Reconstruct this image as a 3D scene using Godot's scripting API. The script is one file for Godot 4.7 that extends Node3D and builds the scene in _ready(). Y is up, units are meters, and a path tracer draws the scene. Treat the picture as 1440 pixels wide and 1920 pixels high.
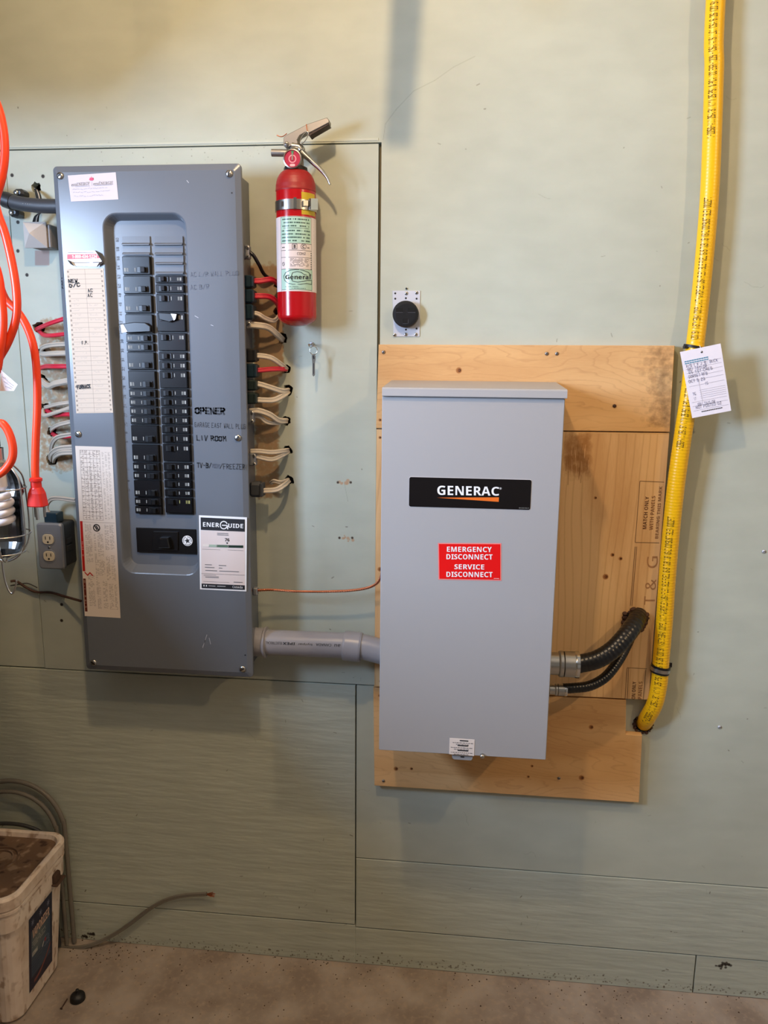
extends Node3D
# ---------------------------------------------------------------- camera model (pixels of the 1440x1920 photograph)
const FOCAL = 1440.0
const LAMP_RIGHT = Vector3(1.5, 2.4, 1.4)
const LAMP_MIDDLE = Vector3(-0.3, 2.42, 0.95)
const EYE = Vector3(0, 1.418, 1.6)
var look: Basis
var M = {}
var taken = {}
var rng = RandomNumberGenerator.new()

func ray(px, py):
	return look * Vector3(px - 720.0, 960.0 - py, -FOCAL)
func P(px, py, z = 0.0):            # the point seen at a pixel on the plane z (z = distance in front of the wall)
	var d = ray(px, py)
	return EYE + d * ((z - EYE.z) / d.z)
func PF(px, py, h = 0.0):           # the point seen at a pixel on a level plane at height h
	var d = ray(px, py)
	return EYE + d * ((h - EYE.y) / d.y)

# ---------------------------------------------------------------- nodes
func numbered(called):
	var k = taken.get(called, 0)
	taken[called] = k + 1
	return called if k == 0 else "%s_%03d" % [called, k]
func thing(called, label, category, at, group = ""):
	var o = Node3D.new()
	o.name = numbered(called)
	add_child(o)
	o.position = at
	o.set_meta("label", label)
	o.set_meta("category", category)
	if group: o.set_meta("group", group)
	return o
func part(called, st, mat, parent, label = ""):
	var o = MeshInstance3D.new()
	o.name = called
	st.index()
	o.mesh = st.commit()
	o.material_override = mat
	parent.add_child(o, true)
	if parent.get_parent() == self and parent.is_class("Node3D") and not parent is MeshInstance3D: o.position = -parent.position
	if label: o.set_meta("label", label)
	return o
func structure(called, st, mat):
	var o = part(called, st, mat, self)
	o.set_meta("kind", "structure")
	return o
func begin():
	var st = SurfaceTool.new()
	st.begin(Mesh.PRIMITIVE_TRIANGLES)
	return st

# ---------------------------------------------------------------- shapes
func tri(st, a, b, c, na, nb, nc, ua = Vector2.ZERO, ub = Vector2.ZERO, uc = Vector2.ZERO):
	var x = (b - a).cross(c - a)
	if x.length_squared() < 1e-18: return
	if x.dot(na + nb + nc) > 0.0:
		var t = b; b = c; c = t
		t = nb; nb = nc; nc = t
		t = ub; ub = uc; uc = t
	st.set_normal(na); st.set_uv(ua); st.add_vertex(a)
	st.set_normal(nb); st.set_uv(ub); st.add_vertex(b)
	st.set_normal(nc); st.set_uv(uc); st.add_vertex(c)
func quad(st, a, b, c, d, n, uv = null):
	if uv == null: uv = [Vector2(0, 0), Vector2(1, 0), Vector2(1, 1), Vector2(0, 1)]
	tri(st, a, b, c, n, n, n, uv[0], uv[1], uv[2])
	tri(st, a, c, d, n, n, n, uv[0], uv[2], uv[3])
func rr(x0, y0, x1, y1, r, k = 4):      # rounded rectangle, counter-clockwise
	var o = []
	var cs = [[x1 - r, y0 + r, -PI / 2], [x1 - r, y1 - r, 0.0], [x0 + r, y1 - r, PI / 2], [x0 + r, y0 + r, PI]]
	for c in cs:
		for i in k + 1:
			var a = c[2] + PI / 2 * i / k
			o.append(Vector2(c[0] + cos(a) * r, c[1] + sin(a) * r))
	return o
func at_z(pts, z):
	var o = []
	for p in pts: o.append(Vector3(p.x, p.y, z))
	return o
func at_y(pts, y):
	var o = []
	for p in pts: o.append(Vector3(p.x, y, p.y))
	return o
func wuv(v): return Vector2((v.x + 1.2) / 2.4, (2.4 - v.y) / 2.4)
func loft(st, loops, cap_a = false, cap_b = true, flip = false):
	var n = loops[0].size()
	for i in loops.size() - 1:
		for j in n:
			var a = loops[i][j]; var b = loops[i][(j + 1) % n]; var c = loops[i + 1][(j + 1) % n]; var d = loops[i + 1][j]
			var nn = (c - a).cross(d - b)
			if nn.length_squared() < 1e-20: continue
			nn = nn.normalized() * (-1.0 if flip else 1.0)
			tri(st, a, b, c, nn, nn, nn); tri(st, a, c, d, nn, nn, nn)
	for e in 2:
		if (cap_a if e == 0 else cap_b):
			var L = loops[0] if e == 0 else loops[-1]
			var m = Vector3.ZERO
			for p in L: m += p
			m /= n
			var nn = Vector3.ZERO
			for j in n: nn += (L[j] - m).cross(L[(j + 1) % n] - m)
			nn = nn.normalized() * (-1.0 if (e == 0) != flip else 1.0)
			for j in n: tri(st, m, L[j], L[(j + 1) % n], nn, nn, nn)
func box(st, a, b, r = 0.0015):         # box between two corners, edges chamfered
	var lo = Vector3(minf(a.x, b.x), minf(a.y, b.y), minf(a.z, b.z))
	var hi = Vector3(maxf(a.x, b.x), maxf(a.y, b.y), maxf(a.z, b.z))
	r = minf(r, minf(hi.x - lo.x, minf(hi.y - lo.y, hi.z - lo.z)) * 0.45)
	var o = rr(lo.x, lo.y, hi.x, hi.y, r, 1)
	var i = rr(lo.x + r, lo.y + r, hi.x - r, hi.y - r, r * 0.3, 1)
	loft(st, [at_z(i, lo.z), at_z(o, lo.z + r), at_z(o, hi.z - r), at_z(i, hi.z)], true, true)
func inset(poly, d):
	var n = poly.size(); var o = []
	for i in n:
		var p = poly[i]; var e0 = (p - poly[(i + n - 1) % n]).normalized(); var e1 = (poly[(i + 1) % n] - p).normalized()
		var n0 = Vector2(-e0.y, e0.x); var n1 = Vector2(-e1.y, e1.x)
		var m = n0 + n1
		if m.length() < 0.05: o.append(p); continue
		m = m.normalized()
		o.append(p + m * d / maxf(0.35, m.dot(n0)))
	return o
func prism(st, poly, z0, z1, bev = 0.0, X = Transform3D(), back = true):   # outline (counter-clockwise) extruded from z0 to z1
	var pv = PackedVector2Array(poly)
	if Geometry2D.is_polygon_clockwise(pv): poly = poly.duplicate(); poly.reverse(); pv = PackedVector2Array(poly)
	var n = poly.size()
	var inner = inset(poly, bev) if bev > 0 else poly
	var t = Geometry2D.triangulate_polygon(PackedVector2Array(inner))
	if t.is_empty(): print("outline could not be filled: ", poly.size())
	var fn = X.basis.z.normalized()
	for k in range(0, t.size(), 3):
		var v = []
		for q in 3: v.append(X * Vector3(inner[t[k + q]].x, inner[t[k + q]].y, z1))
		tri(st, v[0], v[1], v[2], fn, fn, fn, wuv(v[0]), wuv(v[1]), wuv(v[2]))
		if back:
			for q in 3: v[q] = X * Vector3(poly[t[k + q]].x, poly[t[k + q]].y, z0)
			tri(st, v[0], v[1], v[2], -fn, -fn, -fn)
	var lv = [[z0, poly], [z1 - bev, poly]]
	if bev > 0: lv.append([z1, inner])
	for s in lv.size() - 1:
		for j in n:
			var e = (poly[(j + 1) % n] - poly[j]).normalized()
			var nn = (X.basis * Vector3(e.y, -e.x, 0.0 if s == 0 else 1.0)).normalized()
			var A = [lv[s][1][j], lv[s][1][(j + 1) % n], lv[s + 1][1][(j + 1) % n], lv[s + 1][1][j]]
			var z = [lv[s][0], lv[s][0], lv[s + 1][0], lv[s + 1][0]]
			var v = []; var u = []
			for q in 4:
				v.append(X * Vector3(A[q].x, A[q].y, z[q])); u.append(wuv(v[q]))
			quad(st, v[0], v[1], v[2], v[3], nn, u)
func blob(c, r, k = 16, rough = 0.15, squash = 1.0):
	var o = []
	for i in k:
		var a = TAU * i / k
		var q = r * (1.0 + rng.randf_range(-rough, rough))
		o.append(Vector2(c.x + cos(a) * q, c.y + sin(a) * q * squash))
	return o
func holed(x0, y0, x1, y1, holes, start = []):      # rectangle with holes, cut open by hairline slits to its nearer side edge
	var o = [Vector2(x0, y0), Vector2(x1, y0)] if start.is_empty() else start
	var right = []; var left = []
	for h in holes:
		if start.is_empty() and h[0].x < (x0 + x1) / 2: left.append(h)
		else: right.append(h)
	right.sort_custom(func(a, b): return a[0].y < b[0].y)
	left.sort_custom(func(a, b): return a[0].y > b[0].y)
	var e = Vector2(0, 0.00004)
	for side in 2:
		for ring in (right if side == 0 else left):
			var n = ring.size(); var b = 0
			for i in n:
				if (ring[i].x > ring[b].x) == (side == 0) and ring[i].x != ring[b].x: b = i
			var xe = x1 if side == 0 else x0
			o.append(Vector2(xe, ring[b].y))
			for i in n: o.append(ring[(b - i + n * 2) % n])
			o.append(ring[b] + (e if side == 0 else -e))
			o.append(Vector2(xe, ring[b].y) + (e if side == 0 else -e))
		if side == 0:
			o.append(Vector2(x1, y1)); o.append(Vector2(x0, y1))
	return o
func smooth(pts, per = 8):
	var o = []
	var n = pts.size()
	for i in n - 1:
		var a = pts[maxi(i - 1, 0)]; var b = pts[i]; var c = pts[i + 1]; var d = pts[mini(i + 2, n - 1)]
		for k in per:
			o.append(b.cubic_interpolate(c, a, d, float(k) / per))
	o.append(pts[n - 1])
	return o
func frames(pts, ref = Vector3(0, 0, 1)):
	var o = []
	var up = ref; var L = 0.0
	for i in pts.size():
		var t = (pts[mini(i + 1, pts.size() - 1)] - pts[maxi(i - 1, 0)]).normalized()
		up = (up - t * up.dot(t))
		if up.length() < 0.01: up = Vector3(0, 1, 0) - t * t.y
		up = up.normalized()
		if i > 0: L += pts[i].distance_to(pts[i - 1])
		o.append([pts[i], t.cross(up).normalized(), up, L, t])
	return o
func tube(st, pts, r, n = 12, flat = 1.0, rf = null, ref = Vector3(0, 0, 1), caps = true):   # flat < 1 presses it along its own "up"
	var F = frames(pts, ref)
	var rings = []; var norms = []
	for i in F.size():
		var f = F[i]; var q = r
		if rf != null: q = r * rf.call(f[3])
		var R = []; var N = []
		for j in n:
			var a = TAU * j / n
			R.append(f[0] + f[1] * cos(a) * q + f[2] * sin(a) * q * flat)
			N.append((f[1] * cos(a) * flat + f[2] * sin(a)).normalized())
		rings.append(R); norms.append(N)
	for i in rings.size() - 1:
		var slope = 0.0
		if rf != null:
			var dl = F[i + 1][3] - F[i][3]
			slope = r * (rf.call(F[i + 1][3]) - rf.call(F[i][3])) / maxf(dl, 1e-6)
		for j in n:
			var k = (j + 1) % n
			var na = (norms[i][j] - F[i][4] * slope).normalized(); var nb = (norms[i][k] - F[i][4] * slope).normalized()
			var nc = (norms[i + 1][k] - F[i][4] * slope).normalized(); var nd = (norms[i + 1][j] - F[i][4] * slope).normalized()
			tri(st, rings[i][j], rings[i][k], rings[i + 1][k], na, nb, nc)
			tri(st, rings[i][j], rings[i + 1][k], rings[i + 1][j], na, nc, nd)
	if caps:
		for e in [0, rings.size() - 1]:
			var nn = F[e][4] * (-1.0 if e == 0 else 1.0)
			for j in n: tri(st, F[e][0], rings[e][j], rings[e][(j + 1) % n], nn, nn, nn)
func lathe(st, prof, X, n = 32):        # profile of (radius, height) turned about X's y axis
	for i in prof.size() - 1:
		var a = prof[i]; var b = prof[i + 1]
		var d = b - a
		var nn = Vector2(d.y, -d.x).normalized()
		for j in n:
			var t0 = TAU * j / n; var t1 = TAU * (j + 1) / n
			var v = []; var no = []
			for q in [[a, t0], [a, t1], [b, t1], [b, t0]]:
				v.append(X * Vector3(sin(q[1]) * q[0].x, q[0].y, cos(q[1]) * q[0].x))
				no.append((X.basis * Vector3(sin(q[1]) * nn.x, nn.y, cos(q[1]) * nn.x)).normalized())
			tri(st, v[0], v[1], v[2], no[0], no[1], no[2]); tri(st, v[0], v[2], v[3], no[0], no[2], no[3])
func arcs(prof):                        # round a profile a little
	var o = []
	for p in smooth(prof.map(func(p): return Vector3(p.x, p.y, 0)), 4): o.append(Vector2(p.x, p.y))
	return o
func along(p, dir):                     # transform whose y axis runs along dir
	var y = dir.normalized()
	var x = y.cross(Vector3(0, 0, 1))
	if x.length() < 0.1: x = y.cross(Vector3(1, 0, 0))
	x = x.normalized()
	return Transform3D(Basis(x, y, x.cross(y)), p)
func sheet(st, c, n = Vector3(0, 0, 1)):   # four corners: top left, top right, bottom right, bottom left
	quad(st, c[0], c[1], c[2], c[3], n)
func patchP(st, px, z):                 # sheet from four photo pixels on plane z
	sheet(st, [P(px[0], px[1], z), P(px[2], px[3], z), P(px[4], px[5], z), P(px[6], px[7], z)])
func screw(parent, p, r, mat, slot_turn = 0.4, called = "screw"):
	var st = begin()
	lathe(st, arcs([Vector2(r, 0), Vector2(r * 0.95, r * 0.35), Vector2(r * 0.6, r * 0.6), Vector2(0, r * 0.7)]), along(p, Vector3(0, 0, 1)), 16)
	var o = part(called, st, mat, parent)
	st = begin()
	var d = Vector3(cos(slot_turn), sin(slot_turn), 0) * r * 0.8; var e = Vector3(-d.y, d.x, 0) * 0.22
	var q = p + Vector3(0, 0, r * 0.72)
	sheet(st, [q - d + e, q + d + e, q + d - e, q - d - e])
	part("slot", st, M.black, o)
	return o

# ---------------------------------------------------------------- writing
var GLYPH = {
	"A": "002640;1232", "B": "00063645443303;3342413000", "C": "4536160501103041", "D": "00062644422000", "E": "46060040;0333", "F": "460600;0333",
	"G": "45361605011030414323", "H": "0006;4046;0343", "I": "2026", "J": "4641301001", "K": "0006;460340", "L": "060040", "M": "0006234640", "N": "00064046",
	"O": "100105163645413010", "P": "00063645443303", "Q": "100105163645413010;2240", "R": "00063645443303;2340", "S": "453616050413334241301001", "T": "0646;2620",
	"U": "060110304146", "V": "062046", "W": "0610233046", "X": "0046;0640", "Y": "062346;2320", "Z": "06460040", "0": "100105163645413010", "1": "152620",
	"2": "05163645440040", "3": "05163645443313;334241301001", "4": "30360242", "5": "460603334241301001", "6": "4536160501103041423303", "7": "064610",
	"8": "13040516364544331302011030414233", "9": "0110304145361605041343", "-": "1333", "/": "0046", "(": "36242230", ")": "16242210", ".": "2021", ",": "2110", "\"": "1614;3634", "&": "4005162624011020 42"}
func strokes(st, text, h, w, place, gap = 0.35, shake = 0.0):    # stroke lettering; place maps (along, up) in metres to a point
	var u = h / 6.0; var x = 0.0
	for ch in text:
		if GLYPH.has(ch):
			for s in GLYPH[ch].replace(" ", "").split(";"):
				var prev = null
				for i in range(0, s.length() - 1, 2):
					var p = Vector2(x + float(s[i]) * u * 0.85, float(s[i + 1]) * u) + Vector2(rng.randf_range(-1, 1), rng.randf_range(-1, 1)) * shake * u
					if prev != null:
						var d = (p - prev).normalized() * w * 0.5; var e = Vector2(-d.y, d.x)
						var n = Vector3(0, 0, 1)
						quad(st, place.call(prev - d + e), place.call(p + d + e), place.call(p + d - e), place.call(prev - d - e), n)
					prev = p
			x += u * (4.0 * 0.85 + 6.0 * gap)
		else: x += u * 3.2
	return x
func hand(parent, text, px0, py0, px1, py1, z, hpx, mat, wpx = 1.3, shake = 0.35):   # handwriting from pixel to pixel
	var a = P(px0, py0, z); var b = P(px1, py1, z)
	var h = (P(px0, py0 - hpx, z) - a).length()
	var st = begin()
	var probe = begin()
	var L = strokes(probe, text, h, 0.0005, func(q): return a)
	var dir = (b - a).normalized(); var k = (b - a).length() / L
	var up = Vector3(-dir.y, dir.x, 0)
	strokes(st, text, h, wpx * 0.00105, func(q): return a + dir * q.x * k + up * q.y, 0.35, shake)
	return part("handwriting", st, mat, parent)
func font(weight, family = "Droid Sans"):
	var f = SystemFont.new()
	f.font_names = PackedStringArray([family])
	f.font_weight = weight
	return f
func letters(text, weight = 700, family = "Droid Sans"):     # triangles of a word, centred, one unit high and as wide as it comes
	var t = TextMesh.new()
	t.text = text; t.font = font(weight, family); t.font_size = 48; t.pixel_size = 0.01; t.depth = 0.0; t.curve_step = 1.0
	var ar = t.surface_get_arrays(0)
	var v = ar[Mesh.ARRAY_VERTEX]; var ix = ar[Mesh.ARRAY_INDEX]
	var lo = Vector2(1e9, 1e9); var hi = -lo
	for p in v:
		lo = lo.min(Vector2(p.x, p.y)); hi = hi.max(Vector2(p.x, p.y))
	var o = []
	var idx = ix if ix != null and ix.size() > 0 else range(v.size())
	for i in idx: o.append(Vector2((v[i].x - lo.x) / (hi.x - lo.x) - 0.5, (v[i].y - lo.y) / (hi.y - lo.y) - 0.5))
	return o
func word(parent, text, place, n, mat, weight = 700, family = "Droid Sans", called = "lettering"):   # place maps (-0.5..0.5, -0.5..0.5)
	var st = begin()
	var v = letters(text, weight, family)
	for i in range(0, v.size(), 3):
		tri(st, place.call(v[i]), place.call(v[i + 1]), place.call(v[i + 2]), n, n, n)
	return part(called, st, mat, parent)
func wordP(parent, text, px, z, mat, weight = 700, family = "Droid Sans"):   # word filling the pixel quad tl, tr, br, bl
	var a = P(px[0], px[1], z); var b = P(px[2], px[3], z); var c = P(px[4], px[5], z); var d = P(px[6], px[7], z)
	return word(parent, text, func(q): return (a.lerp(b, q.x + 0.5)).lerp(d.lerp(c, q.x + 0.5), 0.5 - q.y), Vector3(0, 0, 1), mat, weight, family)
func lineP(st, x0, y0, x1, y1, w, z):
	var a = P(x0, y0, z); var b = P(x1, y1, z)
	var d = (b - a).normalized(); var e = Vector3(-d.y, d.x, 0) * w * 0.5
	sheet(st, [a + e, b + e, b - e, a - e])

# ---------------------------------------------------------------- materials
func mat(c, rough = 0.6, metal = 0.0, spec = 0.5):
	var m = StandardMaterial3D.new()
	m.albedo_color = c
	m.roughness = rough; m.metallic = metal; m.metallic_specular = spec
	return m
func rgb(r, g, b): return Color(r / 255.0, g / 255.0, b / 255.0)
func tex(im):
	im.generate_mipmaps()
	return ImageTexture.create_from_image(im)
func noise(f, seed_, oct = 4):
	var n = FastNoiseLite.new()
	n.noise_type = FastNoiseLite.TYPE_SIMPLEX_SMOOTH
	n.frequency = f; n.seed = seed_; n.fractal_octaves = oct
	return n
func bump(w, h, sx, f, seed_, strength, oct = 4):     # normal map of noise stretched sx times along x
	var im = noise(f, seed_, oct).get_image(int(w / sx), h)
	im.resize(w, h, Image.INTERPOLATE_CUBIC)
	im.convert(Image.FORMAT_RGBA8)
	im.bump_map_to_normal_map(strength)
	return tex(im)
func dab(im, x, y, r, c, a = 1.0):
	for j in range(int(y - r), int(y + r) + 2):
		for i in range(int(x - r), int(x + r) + 2):
			if i < 0 or j < 0 or i >= im.get_width() or j >= im.get_height(): continue
			var d = Vector2(i - x, j - y).length()
			if d < r + 0.5: im.set_pixel(i, j, im.get_pixel(i, j).lerp(c, a * clampf(r + 0.5 - d, 0, 1)))
func dline(im, a, b, r, c, al = 1.0):
	var n = int(a.distance_to(b) / maxf(0.7, r)) + 1
	for i in n + 1:
		var p = a.lerp(b, float(i) / n)
		dab(im, p.x, p.y, r, c, al)
func print_lines(im, x, y, w, h, c, rows, fill_ = 0.75):   # rows of small print too fine to read
	var ph = float(h) / rows
	for k in rows:
		var cx = x
		while cx < x + w - 2:
			var L = rng.randi_range(3, 9)
			if rng.randf() < fill_: im.fill_rect(Rect2i(cx, int(y + k * ph), mini(L, x + w - cx), maxi(1, int(ph * 0.5))), c)
			cx += L + 2

func wall_texture():
	var S = 2048
	var im = Image.create(S, S, false, Image.FORMAT_RGB8)
	var small = Image.create(512, 512, false, Image.FORMAT_RGB8)
	var n1 = noise(0.012, 3); var n2 = noise(0.09, 5)
	for y in 512:
		for x in 512:
			var v = 1.0 + n1.get_noise_2d(x, y) * 0.035 + n2.get_noise_2d(x * 0.4, y) * 0.025
			small.set_pixel(x, y, Color(0.70 * v, 0.722 * v, 0.668 * v))
	small.resize(S, S, Image.INTERPOLATE_CUBIC)
	im.copy_from(small)
	var dark = rgb(70, 62, 50)
	var T = func(px, py):
		var q = wuv(P(px, py)) * S
		return q
	# small scuffs and specks of dirt, most of them low on the wall
	for i in 260:
		var px = rng.randf_range(0, 1440); var py = 1900.0 - pow(rng.randf(), 2.2) * 1750.0
		var p = T.call(px, py)
		var a = rng.randf_range(0, TAU); var L = rng.randf_range(0.5, 7.0)
		dline(im, p, p + Vector2(cos(a), sin(a)) * L, rng.randf_range(0.1, 0.7), dark, rng.randf_range(0.1, 0.6))
	for i in 60:      # specks along the top joint above the panel
		var p = T.call(rng.randf_range(100, 500), 276 + rng.randfn(0, 14))
		dab(im, p.x, p.y, rng.randf_range(0.1, 0.8), dark, 0.6)
	for i in 16:      # long curled hairs and scratches
		var px = rng.randf_range(120, 1430); var py = rng.randf_range(1280, 1850)
		if i < 5: py = rng.randf_range(60, 640); px = rng.randf_range(730, 1430)
		var p = T.call(px, py); var a = rng.randf_range(0, TAU)
		for k in rng.randi_range(6, 20):
			var q = p + Vector2(cos(a), sin(a)) * 2.0
			dline(im, p, q, 0.15, dark, 0.18); p = q; a += rng.randf_range(-0.5, 0.5)
	for c in [[[718, 262], [722, 232], [742, 205], [775, 170], [815, 150], [850, 125], [890, 105]], [[645, 905], [652, 940]], [[455, 470], [470, 476]]]:
		for k in c.size() - 1: dline(im, T.call(c[k][0], c[k][1]), T.call(c[k + 1][0], c[k + 1][1]), 0.25, rgb(110, 108, 92), 0.4)
	for c in [[645, 904, 7], [648, 1008, 6]]:      # chips of bare wood
		for k in 9:
			var p = T.call(c[0] + rng.randfn(0, c[2]), c[1] + rng.randfn(0, 2.2))
			dab(im, p.x, p.y, rng.randf_range(1, 3.5), rgb(178, 144, 112), 0.8)
		for s in [-1, 1]:
			var p = T.call(c[0] + s * 12, c[1])
			dab(im, p.x, p.y, 2.2, rgb(60, 48, 38), 0.95)
	for c in [[115, 1133], [115, 1163], [1349, 1363], [1432, 1034], [755, 1035], [22, 328], [80, 330], [33, 416], [33, 470], [50, 515]]:
		var p = T.call(c[0], c[1])
		dab(im, p.x, p.y, 3.0, rgb(40, 34, 28), 0.95)
	for c in [[66, 470, 91, 496]]:                 # pinkish old paint square
		for j in 26:
			for i in 26:
				var p = T.call(lerpf(c[0], c[2], i / 25.0), lerpf(c[1], c[3], j / 25.0))
				dab(im, p.x, p.y, 1.2, rgb(164, 142, 130), 0.5)
	for z in [[478, 605, 528, 700, 1.0], [480, 700, 520, 930, 1.0], [76, 600, 140, 880, 1.0], [455, 500, 525, 610, 1.0]]:   # bare, unpainted wood round the cable holes
		for k in 2400:
			var p = T.call(rng.randf_range(z[0], z[2]) + rng.randfn(0, 1.5), rng.randf_range(z[1], z[3]) + rng.randfn(0, 3))
			dab(im, p.x, p.y, rng.randf_range(1.5, 4.0), rgb(156 + rng.randi_range(-8, 8), 128, 96), 0.35)
	for i in 500:     # dark grime where the wall meets the floor
		var px = rng.randf_range(110, 1440)
		var p = T.call(px, 1757 + (px - 125) * 0.0845 - absf(rng.randfn(0, 7)))
		dab(im, p.x, p.y, rng.randf_range(0.4, 1.8), rgb(64, 50, 36), rng.randf_range(0.2, 0.7))
	for c in [[160, 1755], [170, 1750], [1350, 1812], [1362, 1808]]:
		var p = T.call(c[0], c[1])
		for k in 14: dab(im, p.x + rng.randfn(0, 5), p.y + rng.randfn(0, 2), rng.randf_range(1, 3), rgb(38, 32, 26), 0.7)
	return tex(im)

const PLY0 = Vector2(-0.26, 0.52)
const PLYS = 0.98
func ply_texture():
	var S = 1104
	var im = Image.create(S, S, false, Image.FORMAT_RGB8)
	var n1 = noise(0.004, 21, 3); var n2 = noise(0.03, 22, 3); var n3 = noise(0.5, 23, 2)
	var ym0 = (PLY0.y + PLYS - P(720, 805, 0.018).y) / PLYS * S
	var ym1 = (PLY0.y + PLYS - P(1100, 1305, 0.018).y) / PLYS * S
	for y in S:
		for x in S:
			var mid = y > ym0 and y < ym1
			var gx = x * 0.22 if not mid else x * 1.0
			var gy = y * 1.0 if not mid else y * 0.16
			var v = n1.get_noise_2d(gx, gy) * 9.0 + n2.get_noise_2d(gx, gy) * 0.7
			if mid: v = n1.get_noise_2d(gx * 0.67, gy * 0.8) * 3.2 + n2.get_noise_2d(gx * 0.3, gy * 0.5) * 0.25 + x * 0.048
			var f = v - floorf(v)
			var line = smoothstep(0.72, 0.96, f) * (1.0 - smoothstep(0.96, 1.0, f))
			var fine = n3.get_noise_2d(x * (0.06 if not mid else 1.0), y * (1.0 if not mid else 0.05))
			var tone = n2.get_noise_2d(gx * 0.25 + 400, gy * 0.25)
			var c = rgb(216, 172, 118) if not mid else rgb(226, 188, 138)
			c = c.lerp(rgb(184, 138, 92), line * (0.36 if not mid else 0.42))
			c = c.lerp(rgb(234, 196, 144), clampf(tone * 0.8, 0, 0.6)).lerp(rgb(188, 140, 90), clampf(-tone * 0.9 + fine * 0.14, 0, 0.5))
			im.set_pixel(x, y, c)
	var T = func(px, py):
		var w = P(px, py, 0.018)
		return Vector2((w.x - PLY0.x) / PLYS, (PLY0.y + PLYS - w.y) / PLYS) * S
	for k in [[1025, 663, 4], [1044, 663, 4], [860, 694, 6], [719, 660, 4], [1152, 761, 4], [1135, 1081, 6], [1116, 933, 3], [718, 1463, 5], [742, 1441, 5], [771, 1441, 3.5], [821, 1468, 7], [1000, 1475, 4.5], [1090, 1458, 6], [1108, 1363, 5], [990, 1456, 3], [997, 1436, 3], [1148, 1040, 4], [1163, 1047, 4], [712, 787, 3], [712, 820, 3], [712, 1067, 5], [713, 1277, 3], [711, 1304, 3]]:
		var p = T.call(k[0], k[1])
		dab(im, p.x, p.y, k[2] * 1.1, rgb(150, 92, 48), 0.75)
		dab(im, p.x + 1, p.y, k[2] * 0.6, rgb(58, 32, 16), 0.9)
		if k[2] > 4.6: dab(im, p.x, p.y, k[2] * 0.42, rgb(140, 84, 48), 0.8)
	for k in 700:     # grey smudges at the right end of the top board, the damp stain below it and the scuff at the bottom
		var p = T.call(1240 + rng.randfn(0, 16), 650 + rng.randf() * 150)
		dab(im, p.x, p.y, rng.randf_range(2, 7), rgb(104, 78, 54), 0.05)
		if k < 420:
			p = T.call(1060 + rng.randf() * 46, 812 + pow(rng.randf(), 0.8) * 74 + rng.randfn(0, 4))
			dab(im, p.x, p.y, rng.randf_range(4, 10), rgb(160, 112, 66), 0.09)
		if k < 120:
			p = T.call(1035 + rng.randfn(0, 22), 1492 + rng.randfn(0, 4))
			dab(im, p.x, p.y, rng.randf_range(2, 5), rgb(92, 66, 44), 0.08)
	for k in 30:
		var p = T.call(rng.randf_range(1060, 1112), rng.randf_range(830, 892))
		dline(im, p, p + Vector2(rng.randf_range(-2, 2), rng.randf_range(10, 34)), 0.8, rgb(226, 186, 140) if k % 2 == 0 else rgb(140, 96, 56), 0.35)
	return tex(im)
func ply_uv(v): return Vector2((v.x - PLY0.x) / PLYS, (PLY0.y + PLYS - v.y) / PLYS)

func floor_texture():
	var S = 1024
	var im = Image.create(S, S, false, Image.FORMAT_RGB8)
	var n1 = noise(0.006, 31, 5); var n2 = noise(0.05, 32, 4)
	for y in S:
		for x in S:
			var v = n1.get_noise_2d(x, y); var w = n2.get_noise_2d(x, y)
			var c = rgb(164, 152, 140).lerp(rgb(136, 122, 110), clampf(0.5 + v * 1.1, 0, 1)).lerp(rgb(178, 156, 134), clampf(w * 0.7, 0, 1))
			im.set_pixel(x, y, c)
	for i in 1500:
		dab(im, rng.randf() * S, rng.randf() * S, rng.randf_range(0.3, 1.6), rgb(70, 54, 42) if rng.randf() < 0.7 else rgb(200, 184, 160), rng.randf_range(0.2, 0.8))
	return tex(im)

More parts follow.
